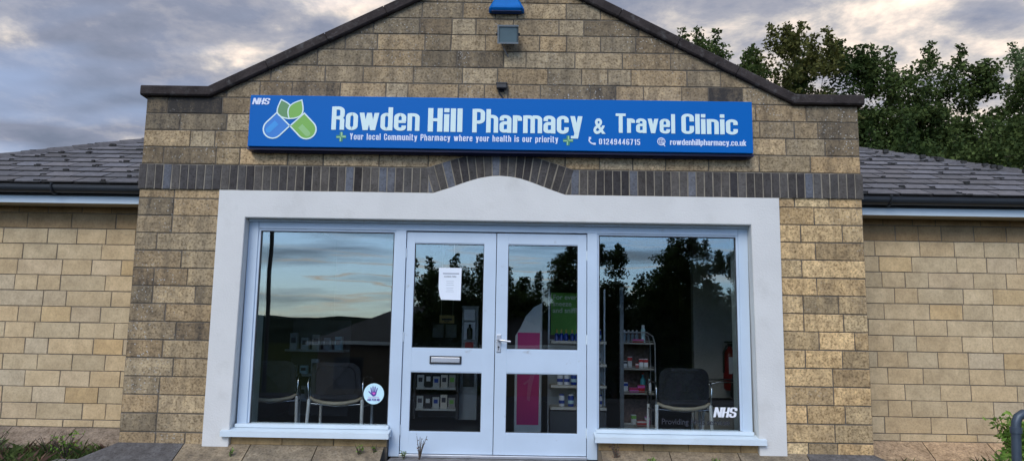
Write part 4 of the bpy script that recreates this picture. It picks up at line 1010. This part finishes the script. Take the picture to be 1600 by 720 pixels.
mb = MB(); mb.box(1.240, 1.570, 1.762, 1.772, .12, 1.14); mb.build('back_panel', mat('brown_mesh', (.13, .085, .075), .7, var=.3, vscale=40), wr)
def carton(x, y, z, w, d, hh, mt, mt2, label, grp=None):
    t = thing('carton', (x, y, z), label, 'carton', grp); mb = MB(); mb.box(x-w/2, x+w/2, y-d/2, y+d/2, z, z+hh, bev=.002); mb.build('box', mt, t)
    mb = MB(); mb.box(x-w/2-.001, x+w/2+.001, y-d/2-.001, y+d/2+.001, z+hh*.62, z+hh*.92); mb.build('printed_band', mt2, t); return t
for i, x in enumerate([1.44, 1.49]): carton(x, 1.50, .755, .042, .05, .10, M_white, M_red, 'white carton with a red top on the third shelf of the wire rack', 'red and white cartons on the wire rack')
carton(1.395, 1.5, .755, .03, .05, .05, M_red, M_white, 'small red carton beside the white cartons on the wire rack')
carton(1.36, 1.5, .495, .10, .06, .05, M_pinkp, M_red, 'flat pink carton on the second shelf of the wire rack')
carton(1.44, 1.5, .495, .07, .06, .08, M_red, M_pinkp, 'dark red carton on the second shelf of the wire rack')
carton(1.30, 1.5, .14, .10, .08, .03, M_white, M_shelfback, 'flat white carton on the bottom shelf of the wire rack')
carton(1.44, 1.5, .14, .10, .08, .06, M_red, M_white, 'red and white carton on the bottom shelf of the wire rack')
carton(1.41, 1.5, 1.03, .12, .05, .035, M_red, M_pinkp, 'low red carton among the bottles on top of the wire rack')
for i, (x, zz, w, hh, ma, mb_, lb_) in enumerate([(1.275, .755, .05, .07, M_card, M_ink, 'white carton with a dark band at the left of the third rack shelf'), (1.33, .755, .045, .12, M_shelfback, M_red, 'grey carton with a red band on the third rack shelf'),
        (1.28, .495, .05, .10, M_card, M_bblue, 'white carton with a blue band on the second rack shelf'), (1.37, .14, .05, .11, M_card, M_poster, 'white carton with a green band on the bottom rack shelf'), (1.52, .14, .05, .09, M_pinkp, M_card, 'pink carton at the right of the bottom rack shelf')]):
    carton(x, 1.60, zz, w, .06, hh, ma, mb_, lb_)
for i, x in enumerate([1.27, 1.315, 1.36, 1.405]):
    t = thing('bottle', (x, 1.56, 1.03), 'slim grey blue bottle on top of the wire rack', 'bottle', 'slim bottles on the wire rack'); mb = MB(); pbottle(mb, x, 1.56, 1.03, .017, .12); mb.build('body', mat('bluegrey_plastic', (.20, .28, .36), .4), t)
    mb = MB(); mb.lathe((x, 1.56, 1.148), [(.009, 0), (.009, .018)], 8); mb.build('cap', M_white, t)
t = thing('spray_can', (1.47, 1.53, 1.03), 'tall white spray can at the right of the wire rack top', 'spray can'); mb = MB(); mb.lathe((1.47, 1.53, 1.03), [(.024, 0), (.024, .14), (.015, .155)], 12); mb.build('body', M_disc, t); mb = MB(); mb.lathe((1.47, 1.53, 1.185), [(.018, 0), (.018, .03), (.01, .036)], 10); mb.build('cap', M_white, t)
t = thing('bottle', (1.53, 1.5, .495), 'white bottle at the right end of the second wire rack shelf', 'bottle'); mb = MB(); pbottle(mb, 1.53, 1.5, .495, .022, .13); mb.build('body', M_white, t); mb = MB(); mb.lathe((1.53, 1.5, .623), [(.010, 0), (.010, .015)], 8); mb.build('cap', M_disc, t)
t = thing('bottle', (1.475, 1.6, .495), 'teal bottle behind the cartons on the second wire rack shelf', 'bottle'); mb = MB(); pbottle(mb, 1.475, 1.6, .495, .03, .19); mb.build('body', mat('teal_plastic', (.03, .22, .26), .4), t); mb = MB(); mb.lathe((1.475, 1.6, .683), [(.013, 0), (.013, .02)], 8); mb.build('cap', M_red, t)
for o in set(bpy.data.objects)-_before:
    if o.parent is None: o.location.x += .10
# fire extinguisher on the partition
fe = thing('fire_extinguisher', (2.78, 2.0, .52), 'red fire extinguisher with a pale label hung on the partition at the right', 'fire extinguisher')
FX, FY = 2.66, 2.05
mb = MB(); mb.lathe((FX, FY, .50), [(.055, 0), (.078, .02), (.078, .40), (.06, .45), (.025, .475), (.022, .50)], 16); mb.build('cylinder', mat('dark_red_enamel', (.22, .012, .014), .35), fe)
mb = MB(); mb.box(FX-.035, FX+.035, FY-.084, FY-.078, .69, .88); mb.build('instruction_label', M_card, fe)
mb = MB(); mb.box(FX-.025, FX+.03, FY-.03, FY+.03, 1.00, 1.035); mb.box(FX-.06, FX+.06, FY-.01, FY+.01, 1.04, 1.06); mb.tube([(FX-.04, FY-.02, 1.01), (FX-.08, FY-.03, .93), (FX-.085, FY-.04, .70)], .012, 8); mb.build('valve_and_hose', M_black, fe)

# leaflet shelving at the back, seen through the left door and left window
ls = thing('magazine_rack', (-.78, 3.6, 0), 'low dark two-tier leaflet rack at the back seen through the lower left door glass', 'rack')
x0_, x1_ = -1.04, -.55; yv = 2.55
def tiers(par, x0_, x1_, yv, zs):
    mb = MB(); mb.box(x0_-.03, x0_, yv, yv+.3, 0.07, zs[-1]+.30); mb.box(x1_, x1_+.03, yv, yv+.3, .07, zs[-1]+.30); mb.box(x0_, x1_, yv+.28, yv+.30, .07, zs[-1]+.30); mb.box(x0_, x1_, yv, yv+.28, zs[-1]+.27, zs[-1]+.299); mb.build('carcass', M_black, par)
    for zz in zs: mb = MB(); mb.box(x0_+.001, x1_-.001, yv+.005, yv+.279, zz, zz+.02); mb.build('shelf', M_shelfback, par)
tiers(ls, x0_, x1_, yv, [.17, .42])
rr_ = random.Random(9)
for zz, tn in ((.192, 'lower'), (.442, 'upper')):
    for i in range(5):
        xx = x0_+.05+i*.097; w = .080; hh = .15+rr_.uniform(-.02, .02)
        t = thing('leaflet_pack', (xx, yv+.06, zz), f'pale leaflet pack on the {tn} tier of the low dark rack', 'leaflets', f'leaflet packs on the {tn} tier of the low rack')
        mb = MB(); mb.box(xx-w/2, xx+w/2, yv+.03, yv+.06, zz, zz+hh); mb.build('cover', [M_shelfback, M_upholst, M_shelfback, M_shelf, M_iwall][i], t)
        mb = MB(); mb.box(xx-w*.32, xx+w*.3, yv+.028, yv+.0299, zz+hh*.45, zz+hh*.8); mb.build('print_block', [M_ink, M_card, M_bblue, M_ink, M_poster][i], t)
bn = thing('pedestal_bin', (-.13, 2.7, 0), 'pale grey pedestal cabinet with a dark opening at the back behind the left door', 'bin')
mb = MB(); mb.box(-.52, -.30, 2.70, 3.0, .05, .80, bev=.008); mb.build('body', mat('grey_cabinet', (.30, .34, .37), .5), bn)
mb = MB(); mb.box(-.48, -.34, 2.695, 2.699, .45, .66); mb.build('opening', M_black, bn)
dsp = thing('wall_dispenser', (-.37, 2.3, .92), 'white hand gel dispenser in a pale framed cabinet behind the left door glass', 'dispenser')
DY = 2.2
mb = MB(); mb.box(-.47, -.28, DY, DY+.12, .86, 1.42); mb.box(-.48, -.27, DY-.02, DY, 1.41, 1.425); mb.build('cabinet', mat('cabinet_grey', (.30, .32, .34), .5), dsp)
mb = MB(); mb.box(-.445, -.315, DY-.06, DY-.001, 1.25, 1.385, bev=.012); mb.build('dispenser_head', M_white, dsp)
mb = MB(); pbottle(mb, -.375, DY-.04, 1.04, .032, .17); mb.build('gel_bottle', M_black, dsp)
mb = MB(); mb.box(-.43, -.33, DY-.012, DY-.001, .90, 1.0); mb.build('red_box', M_red, dsp)
mb = MB(); mb.box(-.445, -.315, DY-.008, DY-.001, 1.03, 1.235); mb.build('backing_sheet', M_white, dsp)
cn_ = thing('shop_counter', (-1.0, 4.6, 0), 'dark counter with two small screens at the back of the shop', 'counter')
mb = MB(); mb.box(-1.25, -.02, 4.2, 4.7, 0, 1.0); mb.build('body', M_iwall2, cn_)
for x in (-.96, -.77):
    t = thing('screen', (x, 4.25, 1.0), ('left of the two grey monitors on the rear counter' if x < -.9 else 'right of the two grey monitors on the rear counter'), 'monitor', 'two monitors on the rear counter')
    mb = MB(); mb.box(x-.08, x+.08, 4.25, 4.28, 1.05, 1.24, bev=.008); mb.build('casing', mat('monitor_grey', (.20, .23, .26), .5), t)
    mb = MB(); mb.box(x-.025, x+.025, 4.29, 4.33, 1.0, 1.10); mb.box(x-.10, x+.10, 4.27, 4.40, 1.0, 1.012); mb.build('stand', M_black, t)
gsn = thing('price_sign', (-.70, 3.4, 1.5), 'small gold rectangular sign hanging behind the left door glass', 'sign')
mb = MB(); mb.box(-.82, -.63, 3.0, 3.012, 1.235, 1.335); mb.build('board', M_gold, gsn); mb = MB(); mb.box(-.79, -.66, 2.996, 2.999, 1.27, 1.295); mb.box(-.76, -.69, 2.996, 2.999, 1.25, 1.262); mb.build('dark_print', M_ink, gsn)
for x in (-.80, -.65): mb = MB(); mb.tube([(x, 3.006, 1.335), (x, 3.006, 2.70)], .002, 5); mb.build('hanging_wire', M_alu, gsn)
# back shelving in the left window
bs = thing('wall_shelving', (-2.0, 3.2, 0), 'dim wall shelving with packets at the back of the left window', 'shelving')
mb = MB(); mb.box(-2.70, -1.95, 2.95, 2.97, .05, 1.25); mb.build('back_panel', mat('shelving_back', (.12, .12, .12), .7), bs)
for zz in (.25, .55, .85): mb = MB(); mb.box(-2.69, -1.96, 2.62, 2.949, zz, zz+.025); mb.build('shelf', M_shelfback, bs)
for j, zz in enumerate((.276, .576, .876)):
    nmj = ['bottom', 'middle', 'top'][j]
    for i in range(5):
        xx = -2.60+i*.14; hh = rg2.uniform(.10, .20); mtx = [M_card, M_shelf, M_shelfback, M_disc, M_card][(i+j*2) % 5]
        t = thing('packet', (xx, 2.7, zz), f'upright packet on the {nmj} shelf of the dim wall shelving in the left window', 'packet', f'packets on the {nmj} wall shelf')
        mb = MB(); mb.box(xx-.045, xx+.045, 2.66, 2.74, zz, zz+hh, bev=.004); mb.build('box', mtx, t); mb = MB(); mb.box(xx-.03, xx+.03, 2.657, 2.6595, zz+hh*.4, zz+hh*.75); mb.build('print_block', M_ink, t)

# ------------------------------------------------------------------ ground, paths, hills
def strip(name, x0, x1, ys, zs, material, kind='structure', label=None):
    mb = MB()
    for i in range(len(ys)-1): mb.poly([(x0, ys[i], zs[i]), (x1, ys[i], zs[i]), (x1, ys[i+1], zs[i+1]), (x0, ys[i+1], zs[i+1])], [(0, 1, 2, 3)])
    o = mb.build(name, material); o['kind'] = kind; return o
GY = [-1500, -30, -9, 1500]; GZ = [-2.6, -2.6, -.14, -.14]
strip('ground', -1500, 1500, GY, GZ, M_soil)
strip('path', -3.9, 3.9, [-1.5, .05], [-.074, -.074], M_concrete)
strip('car_park', -26, 26, [-29, -9, -3], [-2.478, -.134, -.134], M_asphalt)
mb = MB(); mb.box(-.93, .885, -.9, .055, -.30, -.012, bev=.01); o = mb.build('door_step', M_concrete); o['kind'] = 'structure'
# hills seen mirrored in the glass
rh = random.Random(5)
hm = MB(); nx = 90; ny = 10; pts = []
for j in range(ny+1):
    for i in range(nx+1):
        x = -900+i*20; t = j/ny; y_ = -380-t*260
        hgt = (18+4*math.sin(x*.006+1)+3*math.sin(x*.019)+1.2*math.sin(x*.11+2)+rh.uniform(-.7, .9))*math.sin(min(1, t*1.6)*math.pi/2) - 3
        pts.append((x, y_, hgt-2.6+2))
fc = [(j*(nx+1)+i, j*(nx+1)+i+1, (j+1)*(nx+1)+i+1, (j+1)*(nx+1)+i) for j in range(ny) for i in range(nx)]
hm.poly(pts, [f_[::-1] for f_ in fc]); o = hm.build('hills', M_hill); o['kind'] = 'structure'

# ------------------------------------------------------------------ trees
def tree(x, y, z0, H, cw, leafm, seed, label, group, n_cl=130, per=95, ls=.13, clr=.55, trunk_f=.28, shoots=10, name='broadleaf_tree', dense=1.0, tr=.16):
    rn = np.random.default_rng(seed); rp = random.Random(seed)
    T = thing(name, (x, y, z0), label, 'tree', group)
    base = Vector((x, y, z0)); zc_ = z0+H*(trunk_f+1)/2*1.0; hh = H*(1-trunk_f)/2
    lobes = [(rp.uniform(0, 2*math.pi), rp.uniform(-.6, .9), rp.uniform(.72, 1.18)) for _ in range(9)]
    cl = []
    while len(cl) < n_cl:
        v = Vector((rp.gauss(0, 1), rp.gauss(0, 1), rp.gauss(0, 1))).normalized(); rr = rp.random()**.45
        k_ = 1.0
        for (an, el, g_) in lobes:
            d = v.dot(Vector((math.cos(an)*math.cos(el), math.sin(an)*math.cos(el), math.sin(el))))
            if d > .75: k_ = g_
        p = Vector((x+v.x*rr*k_*cw/2, y+v.y*rr*k_*cw/2, zc_+v.z*rr*k_*hh*(1 if v.z < 0 else .92))); cl.append((p, 1.0))
    for _ in range(shoots):       # leaders that break the outline
        a_ = rp.uniform(0, 2*math.pi); q = rp.random()**.7*cw*.42; p = Vector((x+math.cos(a_)*q, y+math.sin(a_)*q, zc_+hh*(.80+.10*(1-q/cw*1.6))))
        for t in range(5): cl.append((p+Vector((rp.uniform(-.1, .1), rp.uniform(-.1, .1), t*.20)), .75-.10*t))
    tb = MB(); nodes = [(base+Vector((rp.uniform(-.1, .1)*i, rp.uniform(-.1, .1)*i, H*.16*i)), tr*(1-i*.16)) for i in range(5)]
    tb.tube([n_[0] for n_ in nodes], [n_[1] for n_ in nodes], 9)
    nod = [(n_[0], n_[1]) for n_ in nodes[1:]]
    for (p, s_) in sorted(cl, key=lambda q: (q[0]-nodes[2][0]).length):
        bst = min(nod, key=lambda n_: (n_[0]-p).length+(3 if n_[0].z > p.z+.2 else 0)); r1 = max(.010, bst[1]*.5)
        mid = bst[0].lerp(p, .5)+Vector((rp.uniform(-.12, .12), rp.uniform(-.12, .12), -.08*(p-bst[0]).length)); tb.tube([bst[0], mid, p], [r1, r1*.8, r1*.5], 5, cap=False); nod.append((p, r1*.7))
    tb.build('trunk', M_bark, T)
    cs = np.array([c_[0][:] for c_ in cl]); ss = np.array([c_[1] for c_ in cl])
    idx = np.repeat(np.arange(len(cl)), (per*dense*np.clip(ss, .2, 1)**1.6).astype(int)+3); n = len(idx)
    d = rn.normal(size=(n, 3)); d /= np.linalg.norm(d, axis=1)[:, None]; rad = rn.random(n)**.5
    P = cs[idx]+d*(rad*clr*ss[idx])[:, None]*np.array([1.15, 1.15, .72])
    a = rn.normal(size=(n, 3)); a[:, 2] *= .6; a /= np.linalg.norm(a, axis=1)[:, None]; b = np.cross(a, rn.normal(size=(n, 3))); b /= np.linalg.norm(b, axis=1)[:, None]
    s = ls*rn.uniform(.6, 1.25, n)[:, None]; c_ = np.cross(a, b)
    V = np.stack([P-a*s*.5, P+b*s*.36+c_*s*.08, P+a*s*.55, P-b*s*.36+c_*s*.08], 1).reshape(-1, 3)
    me = bpy.data.meshes.new('crown'); me.vertices.add(4*n); me.vertices.foreach_set('co', V.ravel()); me.loops.add(4*n); me.loops.foreach_set('vertex_index', np.arange(4*n)); me.polygons.add(n)
    me.polygons.foreach_set('loop_start', np.arange(n)*4); me.polygons.foreach_set('loop_total', np.full(n, 4)); me.materials.append(leafm); me.update(); me.validate()
    o = bpy.data.objects.new('crown', me); C.objects.link(o); o.parent = T; o.matrix_parent_inverse = Matrix.Translation(T.location).inverted()
    return T
gb = 'trees behind the right wing'
for i, (x, y_, H, w, lm, ncl, per_, tf, sh, lb_) in enumerate([
        (6.1, 17.0, 10.9, 2.0, L_mid, 90, 120, .35, 4, 'slim treetop just showing over the right slope of the gable'),
        (7.5, 17.5, 10.4, 2.2, L_mid, 110, 120, .35, 4, 'small treetop on the gable slope left of the tall olive tree'),
        (9.0, 17.5, 11.0, 3.8, L_olive, 300, 150, .25, 10, 'tall olive-tinted tree with thin leaders next to the gable'),
        (10.9, 18.5, 10.9, 3.6, L_dark, 270, 160, .2, 8, 'dark green tree between the olive tree and the broad trees'),
        (13.3, 18.0, 11.0, 3.8, L_mid, 290, 160, .12, 9, 'broad green tree rising right of the parapet end'),
        (15.9, 17.6, 10.1, 3.8, L_mid, 280, 160, .1, 9, 'mid green tree right of the broad tree'),
        (18.0, 17.2, 9.9, 3.8, L_mid, 270, 160, .1, 8, 'mid green tree near the right edge of the view'),
        (19.8, 20.0, 12.0, 4.6, L_pale, 200, 120, .2, 8, 'paler thin tree at the far right edge behind the others'),
        (12.6, 20.5, 10.6, 3.8, L_dark, 170, 130, .1, 4, 'dark tree filling in behind the parapet end'),
        (15.2, 20.5, 10.2, 4.0, L_dark, 170, 130, .1, 4, 'dark tree set back behind the broad tree')]):
    tree(x, y_, -.14, H, w, lm, 21+i, lb_, gb, ncl, per_, .125, .46, tf, sh)
gb2 = 'low trees filling in behind the right wing'
for i, (x, y_, H) in enumerate([(9.2, 15.5, 7.4), (11.2, 15.0, 7.2), (13.2, 14.6, 7.0), (15.2, 14.2, 6.6), (17.2, 14.6, 6.3), (19.4, 15.4, 6.4)]):
    tree(x, y_, -.14, H, 3.6, L_mid if i % 2 == 0 else L_dark, 40+i, ['low tree hidden mostly by the gable shoulder', 'low dark tree directly behind the parapet end', 'low green tree just right of the parapet end above the roof', 'low dark tree above the middle of the right roof', 'low green tree above the falling end of the right roof', 'low dark tree over the lowest right end of the roof'][i], gb2, 190, 140, .125, .5, .06, 4)
tree(-18.5, 20.0, -.14, 6.7, 2.2, L_mid, 50, 'distant treetop just showing over the left end of the roof', None, 60, 90, .13, .45, .3, 3)
gr = 'trees across the car park mirrored in the glass'
for i, (x, y_, H, w, cl_, sh) in enumerate([(-2.7, -27, 6.9, 4.6, 150, 4), (-.4, -30, 6.5, 3.8, 130, 4), (2.7, -30, 8.0, 2.4, 110, 5), (4.9, -31, 8.0, 1.7, 75, 4), (7.9, -30, 8.3, 3.9, 210, 7), (11.0, -29, 7.6, 3.4, 60, 12), (14.8, -31, 7.4, 4.0, 120, 6)]):
    tree(x, y_, -2.6, H, w, L_dark, 60+i, ['dark tree mirrored in the left door upper glass', 'low rounded tree mirrored between the two doors', 'narrow dark tree mirrored in the right door glass', 'slim dark tree mirrored at the left edge of the right window', 'large dark tree mirrored in the middle of the right window', 'loose-leaved tree mirrored at the right of the right window', 'dark tree mirrored beyond the right edge of the right window'][i], gr, int(cl_*1.4), 170, .13, .46, .10, sh)
for i in range(12):
    x = -9+i*2.6+(.7 if i % 2 else 0)
    if -12 < x < -5.5: continue
    tree(x, -33-(i % 3), -2.6, 5.6+(i % 4)*.25, 4.4, L_dark, 80+i, 'low dark hedgerow tree mirrored below the taller trees in the glass', 'hedgerow trees across the car park', 110, 120, .22, .7, .02, 2, name='hedgerow_tree')

# low house mirrored in the left window
hs = thing('bungalow', (-3, -31, -2.6), 'low bungalow with a dark hipped roof across the car park, mirrored in the left window', 'building')
mb = MB(); mb.box(-8.6, 2.5, -33, -27.2, -2.6, .72); mb.build('wall', M_brick, hs)
mb = MB(); a = [(-9.0, -26.8), (2.9, -26.8), (2.9, -33.4), (-9.0, -33.4)]
mb.poly([(p[0], p[1], .80) for p in a]+[(-5.2, -30.1, 2.5), (-.6, -30.1, 2.5)], [(1, 0, 4, 5), (2, 1, 5), (3, 2, 5, 4), (0, 3, 4), (0, 1, 2, 3)]); mb.build('roof', mat('dark_roof', (.03, .03, .033), .9, var=.2), hs)
mb = MB(); mb.box(-9.02, 2.92, -26.80, -26.77, .66, .82); mb.build('fascia', M_fascia, hs)
for x in (-7.2, -4.6, -1.2):
    mb = MB(); mb.box(x-.65, x+.65, -27.2, -27.17, -1.2, .1); wo_ = mb.build('window', M_gutter, hs)
    mb = MB(); mb.box(x-.58, x+.58, -27.168, -27.160, -1.13, .03); mb.build('pane', mat('dark_pane', (.02, .025, .03), .1), wo_)
lp = thing('lamp_post', (-6.35, -13, -.6), 'tall thin lamp post mirrored as a dark vertical line in the left window', 'lamp post')
mb = MB(); mb.tube([(-6.35, -13, -.62), (-6.35, -13, .6), (-6.35, -13, 7.2)], [.075, .06, .045], 12); mb.build('post', M_gutter, lp)
mb = MB(); mb.tube([(-6.35, -13, 7.18), (-6.35, -12.9, 7.4), (-6.35, -12.4, 7.5)], .03, 8); mb.bbox(-6.45, -6.25, -12.5, -11.95, 7.46, 7.58, .02); mb.build('lantern', M_gutter, lp)

# ------------------------------------------------------------------ railing and plants by the walls
hr = thing('handrail', (3.86, -1.5, -.14), 'dark grey painted tubular handrail post at the lower right corner', 'handrail')
mb = MB(); px = 3.66
mb.tube([(px-.045, -1.5, -.14), (px-.012, -1.5, .25), (px, -1.5, .49)], .031, 14); mb.tube([(px, -1.5, .488), (px+.004, -1.5, .53), (px+.02, -1.5, .565), (px+.055, -1.5, .588), (px+.10, -1.5, .592), (px+1.4, -1.5, .60)], .031, 14); mb.build('tube', M_steel, hr)
mb = MB(); mb.tube([(px-.0015, -1.5, .455), (px, -1.5, .497)], .038, 14); mb.build('collar', M_steel, hr)
mb = MB(); mb.tube([(px+1.35, -1.5, -.14), (px+1.35, -1.5, .595)], .029, 12); mb.build('rear_post', M_steel, hr)

def shrub(x, y, z0, H, w, leafm, seed, label, name='shrub', n=700, ls=.05, cat='shrub', group=None, stems=14):
    rp = random.Random(seed); T = thing(name, (x, y, z0), label, cat, group); sm = MB(); lv = MB()
    for _ in range(stems):
        a = rp.uniform(0, 2*math.pi); l = rp.uniform(.6, 1)*H; s_ = rp.uniform(.1, .5)*w
        P = [Vector((x, y, z0)), Vector((x+math.cos(a)*s_*.4, y+math.sin(a)*s_*.4, z0+l*.5)), Vector((x+math.cos(a)*s_, y+math.sin(a)*s_, z0+l))]
        sm.tube(P, [.005, .004, .002], 5)
        for k_ in range(n//stems):
            t = rp.random()**.6; p = (P[0].lerp(P[1], t*2) if t < .5 else P[1].lerp(P[2], t*2-1))+Vector((rp.gauss(0, 1), rp.gauss(0, 1), rp.gauss(0, .8)))*w*.06
            d = Vector((rp.gauss(0, 1), rp.gauss(0, 1), rp.gauss(.2, .6))).normalized(); q = d.cross(Vector((rp.gauss(0, 1), rp.gauss(0, 1), rp.gauss(0, 1)))).normalized(); u_ = d.cross(q); s2 = ls*rp.uniform(.6, 1.3)
            lv.face([p, p+d*s2*.5+q*s2*.25+u_*s2*.05, p+d*s2, p+d*s2*.5-q*s2*.25+u_*s2*.05])
    sm.build('stems', M_bark, T); lv.build('foliage', leafm, T); return T
shrub(4.72, .15, -.14, .60, .42, L_fresh, 1, 'bright green shrub with fresh leaves behind the handrail at lower right', n=1500, ls=.06, stems=26)
shrub(4.02, -.9, -.14, .40, .30, L_fresh, 2, 'small fresh green shrub at the foot of the handrail post', n=700, ls=.05, stems=16)
shrub(-5.0, .45, -.14, .36, .55, L_dry, 3, 'dried brown seed-headed plant growing against the left wing plinth', name='dry_plant', n=420, ls=.026, cat='plant', stems=22)
shrub(-4.25, .5, -.14, .30, .35, L_dry, 4, 'thin dry stalks between the grass and the left pier', name='dry_plant', n=60, ls=.02, cat='plant', stems=10)
for i, (x, y_, hh, lm, lb_) in enumerate([(-5.35, .35, .30, L_pale, 'pale ragged weed at the far left foot of the wing wall'), (-4.65, .30, .26, L_pale, 'ragged pale weed halfway along the left wing plinth'), (-4.0, .35, .24, L_fresh, 'bright weed next to the stone corner of the left pier')]):
    shrub(x, y_, -.14, hh, .4, lm, 60+i, lb_, name='weed', n=150, ls=.035, cat='weed', group='weeds along the left wing', stems=18)
wd = 'weeds in the joints along the foot of the shopfront'
for i, (x, y_, hh, w, n_, lb_, lm) in enumerate([
        (-1.18, -.10, .12, .10, 60, 'leafy green weed under the right end of the left window sill', L_fresh), (-1.05, -.08, .13, .07, 40, 'small weed against the left door post', L_fresh),
        (-.80, -.03, .09, .08, 40, 'tuft of weed at the hinge corner of the left door', L_fresh), (-.66, -.05, .22, .16, 30, 'thin seed stalks in front of the left door', L_dry),
        (-2.28, -.16, .07, .05, 30, 'tiny green weed at the foot of the left end of the surround', L_fresh), (1.06, -.09, .17, .10, 60, 'wiry dry weed just right of the door post', L_dry),
        (1.36, -.18, .06, .10, 50, 'low green weed under the middle of the right sill', L_fresh), (1.90, -.20, .07, .09, 50, 'low green weed under the right end of the right sill', L_fresh)]):
    shrub(x, y_, .0 if abs(x) > .95 else -.02, hh, w, lm, 20+i, lb_, name='weed', n=n_, ls=.022, cat='weed', group=wd, stems=6)
# rough grass at the foot of the wing walls, green with dead blades mixed in
rp = random.Random(8)
for (nm_, lm_, cnt1, cnt2, hm_, lb_) in (('grass', L_mid, 12000, 4000, .12, 'rough green grass along the foot of the wing walls'), ('dry_grass', L_dry, 2000, 800, .14, 'dead brown grass blades mixed into the green grass by the wing walls')):
    gm = MB()
    for (xa, xb, ya, yb_, cnt) in ((-7.5, -3.6, -1.6, .74, cnt1), (3.9, 7.5, -2.5, .74, cnt2)):
        for _ in range(cnt):
            x, y_ = rp.uniform(xa, xb), rp.uniform(ya, yb_); cl_ = .5+.5*math.sin(x*7+math.sin(y_*5)*2)
            l = hm_*rp.uniform(.3, 1.3)*(.55+.75*cl_); a = rp.uniform(0, 2*math.pi); dx, dy_ = math.cos(a)*.0035, math.sin(a)*.0035; lx, ly = rp.gauss(0, .55)*l, rp.gauss(0, .55)*l
            gm.face([(x-dx, y_-dy_, -.145), (x+dx, y_+dy_, -.145), (x+lx*.5+dx*.6, y_+ly*.5+dy_*.6, -.145+l*.6), (x+lx, y_+ly, -.145+l*.85)])
    o = gm.build(nm_, lm_); tag(o, lb_, 'grass', kind='stuff')
